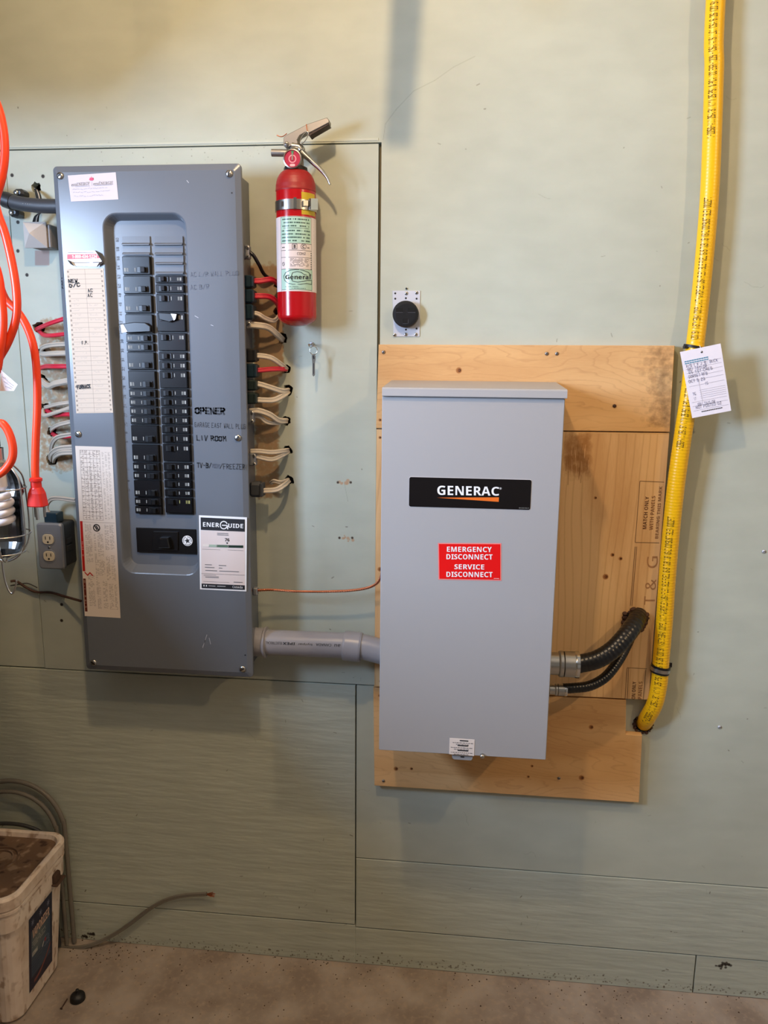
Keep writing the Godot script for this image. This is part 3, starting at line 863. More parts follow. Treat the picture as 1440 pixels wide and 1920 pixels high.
	part("ring_print", st, M.ink, sk)
	# screws of the cover
	for s in [[113, 330, 0.7], [430, 326, 1.2], [147, 814, 2.3], [446, 821, 0.9], [176, 1242, 2.6], [455, 1254, 0.5]]:
		screw(t, P(s[0], s[1], zf), 0.0068, M.steel, s[2], "cover_screw")
	screw(t, P(435, 362, zf - 0.001), 0.002, M.black, 0, "rivet"); screw(t, P(460, 1228, zf - 0.001), 0.002, M.black, 0, "rivet")
	# --- labels stuck on the cover
	z = zf + 0.0006
	var im
	# energy program card
	st = begin(); patchP(st, [127, 329, 217, 323, 222, 374, 133, 378], z)
	var card = part("card_label", st, mat(rgb(204, 197, 202), 0.75, 0.0, 0.2), t, "white sticker with a small red maple leaf")
	st = begin()
	var leaf = [[0, -6], [0.6, -2.5], [3.4, -3], [2.8, -1.6], [4.6, 0.6], [2.4, 2.6], [-2.4, 2.6], [-4.6, 0.6], [-2.8, -1.6], [-3.4, -3], [-0.6, -2.5]]
	var lp = []
	for q in leaf:
		var w = P(171.5 + q[0], 336 + q[1], z); lp.append(Vector2(w.x, w.y))
	prism(st, lp, z + 0.0002, z + 0.0005); part("leaf_print", st, mat(rgb(206, 60, 96), 0.5), card)
	wordP(card, "ecoENERGY", [134, 343.5, 168, 341, 168, 347, 134, 349.5], z + 0.0005, M.print_grey, 400, "Droid Serif")
	wordP(card, "ecoÉNERGIE", [175, 340.5, 212, 338, 212, 345.5, 175, 347.5], z + 0.0005, M.print_grey, 400, "Droid Serif")
	st = begin()
	lineP(st, 141, 350, 169, 348.6, 0.0008, z + 0.0005); lineP(st, 177, 348, 210, 346.4, 0.0008, z + 0.0005); lineP(st, 172.5, 340, 172, 349, 0.0005, z + 0.0005)
	for r in [[136, 355, 198], [137, 361, 207], [139, 368, 193]]:
		var cx = r[0]
		while cx < r[2]:
			var w = rng.randf_range(2, 5)
			lineP(st, cx, r[1] - (cx - r[0]) * 0.05 + rng.randf_range(-1.5, 1.5), cx + w, r[1] - (cx - r[0]) * 0.05 + rng.randf_range(-1.5, 1.5), 0.0007, z + 0.0005)
			cx += w + rng.randf_range(0, 2)
	part("small_print", st, mat(rgb(170, 164, 172), 0.6), card)
	# curling phone number sticker
	st = begin(); prism(st, pxpoly([126, 471, 178, 470, 194, 489, 182, 500, 140, 499, 126, 488], z), z, z + 0.0007, 0.0002)
	var ph = part("phone_sticker", st, M.white, t, "torn white sticker with a red band")
	st = begin(); patchP(st, [126, 477, 181, 476, 188, 484, 126, 486], z + 0.001); part("red_band", st, mat(rgb(214, 84, 92), 0.5), ph)
	wordP(ph, "1-800-434-1224", [135, 478, 182, 477.5, 182, 483.5, 135, 484], z + 0.0014, M.white, 700)
	st = begin(); lineP(st, 127, 473.5, 176, 473, 0.001, z + 0.001); lineP(st, 138, 492.5, 168, 492, 0.0012, z + 0.001); lineP(st, 174, 492, 187, 491.5, 0.0016, z + 0.001); part("small_print", st, M.print_grey, ph)
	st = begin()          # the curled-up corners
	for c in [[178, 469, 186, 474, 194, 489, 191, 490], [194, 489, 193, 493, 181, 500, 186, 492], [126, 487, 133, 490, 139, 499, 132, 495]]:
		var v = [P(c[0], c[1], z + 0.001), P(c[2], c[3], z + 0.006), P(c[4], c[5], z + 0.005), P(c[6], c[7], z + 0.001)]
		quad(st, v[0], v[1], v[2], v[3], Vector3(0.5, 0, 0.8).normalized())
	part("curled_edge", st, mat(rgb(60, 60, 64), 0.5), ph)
	# directory of circuits
	im = Image.create(160, 576, false, Image.FORMAT_RGB8)
	im.fill(rgb(208, 193, 176))
	for i in 31:
		im.fill_rect(Rect2i(10, 2 + i * 19, 140, 1), rgb(150, 138, 126))
		if i < 30:
			for k in 2: im.fill_rect(Rect2i(4 if k == 0 else 148, 8 + i * 19, 6, 7), rgb(120, 108, 98)); im.fill_rect(Rect2i(6 if k == 0 else 150, 10 + i * 19, 2, 3), rgb(210, 198, 184))
			if i > 5:
				for k in 2:
					if rng.randf() < 0.75: print_lines(im, 22 + k * 66, 6 + i * 19, rng.randi_range(24, 48), 9, rgb(190, 176, 164), 2, 0.5)
	im.fill_rect(Rect2i(79, 2, 1, 572), rgb(140, 128, 118))
	var dm = mat(Color.WHITE, 0.75, 0.0, 0.2); dm.albedo_texture = tex(im)
	st = begin(); patchP(st, [124, 504, 194, 503, 212, 774, 143, 775], z)
	var dl = part("circuit_directory", st, dm, t, "long cream circuit list with thin ruled rows")
	hand(dl, "NEW", 129, 530, 147, 529, z + 0.0005, 6, M.ink, 1.4)
	hand(dl, "D/C", 131, 539, 152, 536, z + 0.0005, 6, M.ink, 1.4)
	hand(dl, "AC", 165, 548, 176, 547, z + 0.0005, 6, M.ink, 1.0); hand(dl, "AC", 165, 557, 175, 556, z + 0.0005, 6, M.ink, 1.0)
	hand(dl, "F.P.", 154, 646, 167, 645, z + 0.0005, 6, M.ink, 1.2)
	hand(dl, "FURNACE", 145, 729, 171, 727, z + 0.0005, 6, M.ink, 1.9)
	# long rating label, turned on its side
	im = Image.create(144, 640, false, Image.FORMAT_RGB8)
	im.fill(rgb(214, 202, 190))
	var ik = rgb(128, 116, 108)
	for i in 18: im.fill_rect(Rect2i(16, 14 + i * 15, 80, 1), ik)
	for i in 7: im.fill_rect(Rect2i(16 + i * 13, 14, 1, 256), ik)
	for i in 5: print_lines(im, 18 + i * 16, 16, 11, 250, rgb(134, 122, 112), 62, 0.5)
	for i in 3: print_lines(im, 102 + i * 12, 20, 8, 246, rgb(140, 128, 118), 82, 0.7)
	im.fill_rect(Rect2i(4, 278, 136, 1), ik)
	for b4 in [[20, 286, 26, 150], [54, 320, 8, 240], [68, 316, 22, 90], [98, 286, 16, 96], [118, 286, 16, 96], [98, 400, 16, 96], [118, 400, 16, 96], [22, 480, 26, 120], [56, 500, 14, 110], [80, 500, 18, 110], [104, 510, 18, 100], [126, 510, 10, 100], [62, 420, 30, 60]]:
		print_lines(im, b4[0], b4[1], b4[2], b4[3], ik, int(b4[3] / 3.0), 0.7)
	im.fill_rect(Rect2i(2, 276, 10, 190), rgb(170, 34, 30)); im.fill_rect(Rect2i(2, 494, 10, 128), rgb(92, 40, 30))
	print_lines(im, 4, 350, 6, 60, rgb(226, 190, 180), 16, 0.7); print_lines(im, 4, 500, 6, 110, rgb(170, 140, 120), 26, 0.6)
	for i in 3: dline(im, Vector2(10 + i * 10, 470 + (i % 2) * 10), Vector2(20 + i * 10, 480 - (i % 2) * 10), 2.0, rgb(170, 34, 30))
	dab(im, 66, 298, 14, rgb(34, 30, 30)); dab(im, 66, 298, 10, rgb(214, 202, 190)); dline(im, Vector2(60, 292), Vector2(66, 304), 2.2, rgb(34, 30, 30)); dline(im, Vector2(66, 292), Vector2(72, 304), 2.2, rgb(34, 30, 30))
	dm = mat(Color.WHITE, 0.75, 0.0, 0.2); dm.albedo_texture = tex(im)
	st = begin(); patchP(st, [141, 836, 210, 838, 226, 1159, 159, 1155], z); part("rating_label", st, dm, t, "tall cream label of dense print with a red edge")
	# energy rating label with black head and foot
	st = begin(); patchP(st, [373, 966, 463, 970, 462, 1109, 375, 1105], z)
	var eg = part("energy_label", st, M.white, t, "white energy rating label with black head band")
	var z2 = z + 0.0004
	st = begin(); patchP(st, [376, 994, 459, 997, 459, 1102, 378, 1098], z2); part("label_field", st, mat(rgb(220, 206, 200), 0.55), eg)
	st = begin(); patchP(st, [376, 970, 459, 974, 459, 997, 376.5, 993.5], z2 + 0.0002); part("head_band", st, M.ink, eg)
	st = begin(); patchP(st, [378, 1094, 459, 1097.5, 459, 1106, 378, 1102.5], z2 + 0.0002); part("foot_band", st, M.ink, eg)
	var z3 = z2 + 0.0006
	wordP(eg, "ENER", [380.5, 979, 411, 980.5, 411, 988.5, 380.5, 987.3], z3, M.white)
	wordP(eg, "UIDE", [428, 981.5, 456, 982.5, 456, 990.3, 428, 989.3], z3, M.white)
	st = begin()
	var gp = []
	for i in 22:
		var an = deg_to_rad(20 + i * 15.0); gp.append([419.5 + cos(an) * 6.6, 984.6 - sin(an) * 7.0])
	gp.append([426.5, 985.2]); gp.append([416, 984.8])
	for i in gp.size() - 1: lineP(st, gp[i][0], gp[i][1], gp[i + 1][0], gp[i + 1][1], 0.0021, z3)
	lineP(st, 426.5, 985, 427, 992.5, 0.0021, z3)
	part("big_letter_print", st, M.white, eg)
	wordP(eg, "76", [421.5, 1009, 430, 1009.3, 430, 1015.3, 421.5, 1015], z3, M.ink)
	var zz = z3
	var bars = [[379.5, 391, rgb(226, 216, 206)], [391.5, 405, rgb(160, 178, 160)], [406, 426.5, rgb(84, 108, 88)], [427.5, 456, rgb(20, 44, 30)]]
	for k in 4:
		st = begin(); var dy = (bars[k][0] - 379) * 0.035
		prism(st, pxpoly([bars[k][0], 1020.5 + dy, bars[k][1], 1021 + dy, bars[k][1] + (1.6 if k < 3 else 0.0), 1023 + dy, bars[k][1], 1025.6 + dy, bars[k][0], 1025 + dy, bars[k][0] + 1.4, 1022.8 + dy], zz), zz - 0.0002, zz); part("scale_bar", st, mat(bars[k][2], 0.5), eg)
	st = begin(); prism(st, pxpoly([423.8, 1017, 427.6, 1017.2, 425.8, 1020.3], zz), zz - 0.0002, zz); part("scale_pointer", st, M.ink, eg)
	st = begin()
	for l in [[407, 999.6, 428], [407, 1002.6, 428.5], [384, 1058.5, 397], [410, 1060, 424], [384, 1063.5, 402], [410, 1065, 417], [385, 1069.3, 407], [411, 1070.6, 448], [385, 1082, 410], [438, 1091.3, 455]]:
		st = begin(); lineP(st, l[0], l[1], l[2], l[1] + (l[2] - l[0]) * 0.04, 0.0013, zz); part("print_line", st, M.print_grey, eg)
	st = begin()
	for l in [[379, 1029.5, 413], [427, 1031, 456], [377.5, 1075, 459], [382, 1077.5, 405], [382, 1079.5, 410], [381, 1090, 430]]: lineP(st, l[0], l[1], l[2], l[1] + (l[2] - l[0]) * 0.042, 0.0006, zz)
	part("fine_print", st, mat(rgb(140, 130, 124), 0.6), eg)
	wordP(eg, "Canada", [436, 1098, 455, 1099, 455, 1103.4, 436, 1102.4], z3, M.white, 400, "Droid Serif")
	st = begin(); patchP(st, [381.5, 1096.5, 383.5, 1096.6, 383.5, 1099.6, 381.5, 1099.5], zz); patchP(st, [386, 1096.7, 388, 1096.8, 388, 1099.8, 386, 1099.7], zz); lineP(st, 391, 1098.3, 404, 1099, 0.0009, zz); lineP(st, 407, 1099, 423, 1099.6, 0.0009, zz); part("flag_print", st, M.white, eg)
	# handwriting on the bare metal
	z = zf + 0.0004
	hand(t, "AC L/R WALL PLUG", 358, 519, 449, 516, z, 8, M.pencil, 0.8)
	hand(t, "AC B/R", 358, 543, 394, 541, z, 8, M.pencil, 0.8)
	hand(t, "OPENER", 367, 775, 424, 776, z, 10, M.ink, 3.0, 0.3)
	hand(t, "GARAGE EAST WALL PLUG", 365, 800, 462, 804, z, 8, M.ink, 0.9, 0.4)
	hand(t, "LIV ROOM", 369, 825, 426, 827, z, 8, M.ink, 2.0, 0.4)
	hand(t, "TV-B/", 370, 876, 398, 877, z, 8, M.ink, 2.0, 0.3)
	hand(t, "ROOMS", 398, 877, 414, 878, z, 7, M.pencil, 1.0, 0.4)
	hand(t, "/FREEZER", 413, 879, 461, 880, z, 9, M.ink, 1.3, 0.3)
	hand(t, "-", 357, 874, 365, 874, z, 6, M.ink, 1.5, 0)
	st = begin()          # "1202" written down the edge
	var e0 = P(119, 520, zf - 0.002)
	strokes(st, "1202", 0.007, 0.0014, func(q): return e0 + Vector3(-q.y + 0.003, -q.x * 0.9, 0)); part("handwriting", st, M.ink, t)
	st = begin()          # scratches in the paint
	for s in [[388, 1190, 380, 1215], [392, 1196, 395, 1208], [380, 1213, 385, 1200], [175, 350, 178, 356], [350, 338, 354, 343], [365, 592, 372, 596], [395, 609, 400, 611]]: lineP(st, s[0], s[1], s[2], s[3], 0.0012, z)
	part("scratch", st, mat(rgb(170, 170, 176), 0.5), t)

# ---------------------------------------------------------------- grey disconnect box
func build_switch_box():
	var zf = 0.195
	var x0 = P(716, 800, zf).x; var x1 = P(1058, 780, zf).x; var y1 = P(880, 745, zf).y; var y0 = P(870, 1416, zf).y
	var t = thing("disconnect_box", "large light grey steel switch box with black brand plate and red sign", "electrical box", Vector3((x0 + x1) / 2, y0, 0.019))
	var st = begin()
	loft(st, [at_z(rr(x0 + 0.004, y0 + 0.006, x1 - 0.004, y1 + 0.004, 0.003, 3), 0.0195), at_z(rr(x0 + 0.004, y0 + 0.006, x1 - 0.004, y1 + 0.004, 0.003, 3), zf - 0.014)], true, true)
	part("enclosure", st, M.generac, t)
	st = begin()
	loft(st, [at_z(rr(x0, y0, x1, y1, 0.002, 3), zf - 0.016), at_z(rr(x0, y0, x1, y1, 0.002, 3), zf - 0.0015), at_z(rr(x0 + 0.0012, y0 + 0.0012, x1 - 0.0012, y1 - 0.0012, 0.0015, 3), zf)], true, true)
	part("front_cover", st, M.generac, t)
	st = begin()        # rain hood over the top edge
	var hy0 = P(880, 745, zf + 0.006).y; var hy1 = P(880, 731, zf + 0.006).y
	prism(st, [Vector2(0.0195, hy0 + 0.006), Vector2(zf - 0.001, hy0), Vector2(zf + 0.0055, hy0), Vector2(zf + 0.0065, hy0 + 0.001), Vector2(zf + 0.0055, hy1), Vector2(zf + 0.003, hy1 + 0.0025), Vector2(0.0195, hy1 + 0.012)], -P(1063, 738, zf).x, -P(717, 738, zf).x, 0.0005, Transform3D(Basis(Vector3(0, 0, 1), Vector3(0, 1, 0), Vector3(-1, 0, 0)), Vector3.ZERO))
	part("rain_hood", st, M.generac, t)
	var z = zf + 0.0005
	# black brand plate
	var pa = P(767, 896, z); var pb = P(996, 898, z); var pc = P(995, 955, z); var pd = P(767, 951, z)
	var bx0 = (pa.x + pd.x) / 2; var bx1 = (pb.x + pc.x) / 2; var by1 = (pa.y + pb.y) / 2; var by0 = (pc.y + pd.y) / 2
	st = begin(); prism(st, rr(bx0 - 0.0006, by0 - 0.0006, bx1 + 0.0006, by1 + 0.0006, 0.004, 4), zf, z, 0.0002); var bp = part("brand_plate", st, mat(rgb(200, 196, 196), 0.4), t, "black name plate with white letters")
	st = begin(); prism(st, rr(bx0, by0, bx1, by1, 0.0036, 4), z, z + 0.0003, 0.0001); part("plate_face", st, mat(rgb(14, 10, 11), 0.3), bp)
	wordP(bp, "GENERAC", [820, 910.5, 936, 913, 936, 929.5, 820, 928], z + 0.0007, M.white, 700)
	wordP(bp, "®", [936.5, 914, 940.5, 914, 940.5, 918, 936.5, 918], z + 0.0007, M.white, 400)
	st = begin(); prism(st, pxpoly([820, 933, 935.5, 932.4, 935, 940.8], z), z + 0.0004, z + 0.0008); part("orange_wedge", st, M.orange_print, bp)
	wordP(bp, "0K1003 Rev A", [973, 951.4, 992, 951.8, 992, 953.8, 973, 953.4], z + 0.0007, M.mark, 400)
	# red sign
	st = begin(); patchP(st, [821, 1018, 940, 1018.5, 940, 1089, 822, 1087], z); var sg = part("warning_sign", st, mat(rgb(236, 130, 124), 0.4), t, "red sign with white capital letters")
	st = begin(); patchP(st, [823, 1020, 938, 1020.5, 938, 1087, 824, 1085], z + 0.0003); part("sign_face", st, M.sign_red, sg)
	for l in [["EMERGENCY", 838, 922, 1025, 1034.6], ["DISCONNECT", 837, 923.5, 1039, 1048.6], ["SERVICE", 852, 908, 1058, 1067.2], ["DISCONNECT", 837, 923.5, 1072, 1081.6]]:
		wordP(sg, l[0], [l[1], l[3], l[2], l[3] + 0.6, l[2], l[4] + 0.6, l[1], l[4]], z + 0.0007, M.white, 700)
	st = begin(); lineP(st, 926, 1084.6, 936, 1084.8, 0.0006, z + 0.0007); part("fine_print", st, M.white, sg)
	# warning label and hasp at the bottom
	st = begin(); prism(st, pxpoly([843, 1384, 890, 1387, 889, 1417.5, 842, 1414], z), zf, z + 0.0003, 0.0002); var wl = part("warning_label", st, M.paper, t, "small white label with three blocks of fine print")
	st = begin()
	for b3 in 3:
		var y = 1388.5 + b3 * 9.2
		lineP(st, 858 + (b3 == 0 as int) * 4, y, 878, y + 1.2, 0.0022, z + 0.0007)
	part("bold_print", st, M.ink, wl)
	st = begin()
	for b3 in 3:
		for k in 2:
			var y = 1391.8 + b3 * 9.2 + k * 3.2; var cx = 845.0 + k * 6 + (4 if b3 == 0 else 0)
			while cx < 886 - k * 7:
				var w = rng.randf_range(2, 6); lineP(st, cx, y + (cx - 845) * 0.06, cx + w, y + (cx + w - 845) * 0.06, 0.0011, z + 0.0007); cx += w + 1.2
	part("fine_print", st, mat(rgb(96, 88, 84), 0.6), wl)
	st = begin(); prism(st, pxpoly([847, 1413, 887, 1416, 886, 1423, 883, 1426, 851, 1424, 848, 1421], zf - 0.006), zf - 0.008, zf - 0.0055, 0.0006); var hs = part("hasp", st, M.generac, t)
	st = begin(); prism(st, pxpoly([863.5, 1420.5, 870.5, 1421, 870.5, 1423.3, 863.5, 1422.8], zf), zf - 0.0055, zf - 0.0053); part("padlock_slot", st, M.black, hs)
	var sp = P(904, 1415.5, zf)
	st = begin(); lathe(st, arcs([Vector2(0.0042, 0), Vector2(0.0046, 0.006), Vector2(0.003, 0.009), Vector2(0, 0.0095)]), along(sp, Vector3(0, 0, 1)), 16); part("cover_screw", st, M.steel, t)

# ---------------------------------------------------------------- fire extinguisher
func build_extinguisher():
	var zc = 0.053
	var cx = (P(519, 450, zc).x + P(592.5, 450, zc).x) / 2; var R = 0.0385
	var yb = P(558, 612, zc).y; var ys = P(556, 360, zc).y; var yn = P(553, 316, zc).y
	var t = thing("fire_extinguisher", "red fire extinguisher with mint and white label hanging on wall", "extinguisher", Vector3(cx, yb, zc))
	var X = Transform3D(Basis(), Vector3(cx, 0, zc))
	var st = begin()
	var prof = []
	for i in 9:
		var a = PI / 2 * i / 8; prof.append(Vector2(sin(a) * R, yb + 0.019 - cos(a) * 0.019))
	prof.append(Vector2(R, ys - 0.002))
	lathe(st, prof, X, 48); part("cylinder", st, M.red, t)
	st = begin()
	prof = [Vector2(R, ys - 0.002), Vector2(R + 0.0006, ys), Vector2(R, ys + 0.004)]
	for i in 9:
		var a = PI / 2 * i / 8; prof.append(Vector2(lerpf(R, 0.017, 1 - cos(a)), ys + 0.004 + sin(a) * (yn - ys - 0.008)))
	lathe(st, prof, X, 48); part("shoulder", st, M.red_dusty, t)
	st = begin()
	lathe(st, [Vector2(0.021, yn - 0.006), Vector2(0.021, yn + 0.002), Vector2(0.016, yn + 0.003), Vector2(0.016, yn + 0.012), Vector2(0.012, yn + 0.03), Vector2(0.011, yn + 0.045), Vector2(0, yn + 0.045)], X, 24); part("valve", st, M.cast, t)
	st = begin(); lathe(st, [Vector2(0.0212, yn - 0.008), Vector2(0.0235, yn - 0.006), Vector2(0.023, yn + 0.001), Vector2(0.017, yn + 0.004)], X, 8); part("collar_nut", st, M.black, t)
	# gauge on the front of the valve
	var gz = zc + 0.026
	var gc = P(548.5, 298, gz)
	st = begin(); lathe(st, [Vector2(0.0, -0.012), Vector2(0.014, -0.012), Vector2(0.0172, -0.002), Vector2(0.0175, 0.002), Vector2(0.0155, 0.0028), Vector2(0.0152, 0.001)], along(gc, Vector3(0, 0, 1)), 32); var gg = part("gauge", st, M.steel, t)
	st = begin(); lathe(st, [Vector2(0.0154, 0.0008), Vector2(0, 0.0008)], along(gc, Vector3(0, 0, 1)), 32); part("gauge_dial", st, mat(rgb(176, 32, 66), 0.35), gg)
	st = begin(); lathe(st, [Vector2(0.0075, 0.0012), Vector2(0.0055, 0.0012)], along(gc, Vector3(0, 0, 1)), 32); part("dial_ring", st, mat(rgb(226, 150, 160), 0.4), gg)
	st = begin(); var gq = gc + Vector3(0, 0, 0.0014); sheet(st, [gq + Vector3(-0.0022, 0.014, 0), gq + Vector3(0.0028, 0.0138, 0), gq + Vector3(0.0016, 0.007, 0), gq + Vector3(-0.0016, 0.007, 0)]); part("green_zone", st, mat(rgb(40, 130, 84), 0.4), gg)
	st = begin(); prism(st, [Vector2(gc.x - 0.0013, gc.y - 0.002), Vector2(gc.x + 0.0013, gc.y - 0.002), Vector2(gc.x + 0.0006, gc.y + 0.011), Vector2(gc.x - 0.0006, gc.y + 0.011)], gc.z + 0.0016, gc.z + 0.0022); part("needle", st, M.cast, gg)
	st = begin(); prism(st, rr(gc.x - 0.005, gc.y - 0.0135, gc.x + 0.005, gc.y - 0.009, 0.002, 4), gc.z + 0.0012, gc.z + 0.0015); part("dial_badge", st, mat(rgb(240, 176, 180), 0.4), gg)
	# nozzle
	var na = P(509.5, 286.5, zc + 0.005); var nb = P(540, 287, zc + 0.005)
	st = begin(); lathe(st, [Vector2(0.0, 0.004), Vector2(0.0045, 0.004), Vector2(0.0048, 0), Vector2(0.0068, 0.0), Vector2(0.0068, 0.02), Vector2(0.0062, 0.034)], along(na, nb - na), 20); part("nozzle", st, M.cast, t)
	# upper handle: folded plate, widest at the hinge
	var zh = zc + 0.012
	st = begin()
	prism(st, pxpoly([531, 272, 531.5, 258, 535, 254, 575, 233, 613, 220, 617, 225, 616.5, 230, 580, 249, 572, 248, 562, 254, 557, 262, 559, 269, 536, 277], zh), zc - 0.01, zh, 0.001); var uh = part("carry_handle", st, M.cast, t)
	st = begin(); prism(st, pxpoly([580, 247, 616, 230.5, 617, 234, 586, 252, 581, 256, 577, 251], zh - 0.002), zc - 0.012, zh - 0.002, 0.001); part("handle_grip", st, mat(rgb(58, 44, 38), 0.5, 0.3), uh)
	screw(uh, P(537.5, 270, zh), 0.0045, M.cast, 0, "pivot_pin")
	# lower lever sweeping down to the right
	st = begin()
	var lv = []
	for q in [[549, 276], [562, 278], [568, 287], [585, 303], [602, 319], [613, 333], [619, 346]]: lv.append(P(q[0], q[1], zc + 0.004))
	tube(st, smooth(lv, 6), 0.0075, 12, 1.35, func(l): return clampf(1.0 - l * 7.0, 0.3, 1.0) * (1.2 if l < 0.02 else 1.0), Vector3(0, 0, 1)); part("lever", st, M.steel, t)
	st = begin(); prism(st, pxpoly([546, 281, 549, 276, 560, 271, 567, 276, 569, 286, 562, 300, 548, 284], zh - 0.004), zc - 0.012, zh - 0.004, 0.001); part("lever_yoke", st, M.cast, t)
	# pull ring and pin wire
	st = begin()
	var ring = []
	for i in 21:
		var a = TAU * i / 20; ring.append(P(570.5 + cos(a) * 4 + sin(a) * 6.5, 258 + sin(a) * -11 + cos(a) * 2.5, zh + 0.004))
	tube(st, ring, 0.0009, 8); part("pull_ring", st, M.steel, t)
	st = begin(); tube(st, smooth([P(574.5, 233, zh), P(575, 240, zh + 0.002), P(577, 248, zh + 0.002)], 4), 0.0008, 6); tube(st, smooth([P(519, 253.5, zh), P(525, 256, zh), P(531, 255.5, zh), P(538, 250, zh)], 4), 0.0009, 6); part("seal_wire", st, M.copper, t)
	# wrapped label: angles measured from straight ahead towards +x, the camera sees it from about 12 degrees right
	var wrap = func(px, py, lift):     # pixel to a point on the cylinder
		var q = P(px, py, zc)
		var s = clampf((q.x - cx) / R, -0.98, 0.98)
		var a = asin(s) + 0.21
		var zz = cos(a) * R
		var q2 = P(px, py, zc + zz)
		return Vector3(cx + sin(a) * (R + lift), q2.y, zc + cos(a) * (R + lift))
	var patch = func(s2, ax0, py0, ax1, py1, lift):
		var y1 = wrap.call(558, py0, lift).y; var y0 = wrap.call(558, py1, lift).y
		var n = 20
		for i in n:
			var a0 = lerpf(ax0, ax1, float(i) / n); var a1 = lerpf(ax0, ax1, float(i + 1) / n)
			var d0 = Vector3(sin(a0), 0, cos(a0)); var d1 = Vector3(sin(a1), 0, cos(a1))
			var c = Vector3(cx, 0, zc)
			var v = [c + d0 * (R + lift) + Vector3(0, y1, 0), c + d1 * (R + lift) + Vector3(0, y1, 0), c + d1 * (R + lift) + Vector3(0, y0, 0), c + d0 * (R + lift) + Vector3(0, y0, 0)]
			var u0 = float(i) / n; var u1 = float(i + 1) / n
			tri(s2, v[0], v[1], v[2], d0, d1, d1, Vector2(u0, 0), Vector2(u1, 0), Vector2(u1, 1)); tri(s2, v[0], v[2], v[3], d0, d1, d0, Vector2(u0, 0), Vector2(u1, 1), Vector2(u0, 1))
	# label drawing: a white field with mint panels, rules and rows of print
	var im = Image.create(384, 384, false, Image.FORMAT_RGB8)
	im.fill(rgb(226, 216, 216))
	var U = func(px): return int(192 + (asin(clampf((px - 557.0) / 37.0, -1, 1)) + 0.21 - 0.21) / 1.5 * 192)
	var V = func(py): return int((py - 405.0) / 141.0 * 384)
	var fillr = func(x0, y0, x1, y1, c): im.fill_rect(Rect2i(U.call(x0), V.call(y0), U.call(x1) - U.call(x0), V.call(y1) - V.call(y0)), c)
	var mint = rgb(176, 214, 200); var dk = rgb(36, 42, 40)
	fillr.call(529, 407, 584, 455, mint); fillr.call(529, 504, 586, 543, mint)
	for x in [529, 584.5]: im.fill_rect(Rect2i(U.call(x), V.call(407), 2, 380), dk)
	for y in [406, 455.5, 468.5, 481.5, 503.5, 543]: im.fill_rect(Rect2i(U.call(529), V.call(y), U.call(585) - U.call(529), 2), dk)
	for k in 3: print_lines(im, U.call(532), V.call(409.5 + k * 6.2), U.call(581) - U.call(532), 15, rgb(40, 70, 64), 1, 0.85)
	for k in 4: print_lines(im, U.call(531), V.call(431 + k * 6.2), U.call(582) - U.call(531), 15, rgb(40, 70, 64), 1, 0.85)
	im.fill_rect(Rect2i(U.call(534), V.call(427), U.call(580) - U.call(534), 2), dk)
	print_lines(im, U.call(531), V.call(462), 22, 10, dk, 1, 0.9); print_lines(im, U.call(577), V.call(462), 18, 10, dk, 1, 0.9)
	print_lines(im, U.call(546), V.call(484), U.call(580) - U.call(546), 44, rgb(90, 84, 84), 7, 0.7)
	for k in 2: print_lines(im, U.call(536 + k * 12), V.call(537 + k * 3), 90, 6, rgb(60, 80, 74), 1, 0.8)
	print_lines(im, 20, 40, 5, 320, rgb(150, 140, 150), 90, 0.6); print_lines(im, U.call(589), 20, 4, 330, rgb(150, 140, 130), 90, 0.6)
	for k in 8: im.fill_rect(Rect2i(U.call(583), V.call(472 + k * 4.2), 8, 5), dk)
	dab(im, U.call(533), V.call(494), 10, dk); dab(im, U.call(533), V.call(494), 7.5, rgb(226, 216, 216)); dline(im, Vector2(U.call(531.5), V.call(492)), Vector2(U.call(534.5), V.call(496)), 1, dk)
	st = begin(); patch.call(st, 0.21 - 1.5, 405, 0.21 + 1.5, 546, 0.0003)
	var lm = mat(Color.WHITE, 0.22, 0.0, 0.6); lm.albedo_texture = tex(im)
	var lab = part("instruction_label", st, lm, t, "white and mint wrap label with black print")
	st = begin(); patch.call(st, 0.21 + 0.28, 359, 0.21 + 1.2, 401, 0.0002); part("yellow_label", st, M.yellow_label, t, "yellow label on the right side")
	# B square, C circle and the maker's word in its outline
	st = begin()
	var pl = func(st, pts, w):
		for i in pts.size() - 1:
			var a = wrap.call(pts[i][0], pts[i][1], 0.0009); var b = wrap.call(pts[i + 1][0], pts[i + 1][1], 0.0009)
			var d = (b - a).normalized(); var n = Vector3(a.x - cx, 0, a.z - zc).normalized(); var e = n.cross(d).normalized() * w * 0.5
			quad(st, a - e - d * w * 0.4, b - e + d * w * 0.4, b + e + d * w * 0.4, a + e - d * w * 0.4, n)
	pl.call(st, [[548.5, 457.5], [557, 457.5], [557, 466.5], [548.5, 466.5], [548.5, 457.5]], 0.0007)
	var ci = []
	for i in 13: ci.append([568.5 + cos(TAU * i / 12) * 4.8, 462.2 + sin(TAU * i / 12) * 5.0])
	pl.call(st, ci, 0.0007); part("badge_print", st, M.ink, lab); st = begin()
	var lg = [[582, 516], [577, 510.5], [568, 507], [555, 505.2], [545, 506.5], [537, 511], [533.5, 518], [535, 525.5], [541, 531], [549, 533], [563, 533], [574, 531.5], [582.5, 533.5], [583, 526], [576, 525.5], [568, 527.5], [558, 529], [549, 527], [546, 520], [549, 511.5], [557, 509], [564, 510.5], [570, 515], [582, 516]]
	pl.call(st, lg, 0.0009)
	part("outline_print", st, M.ink, lab)
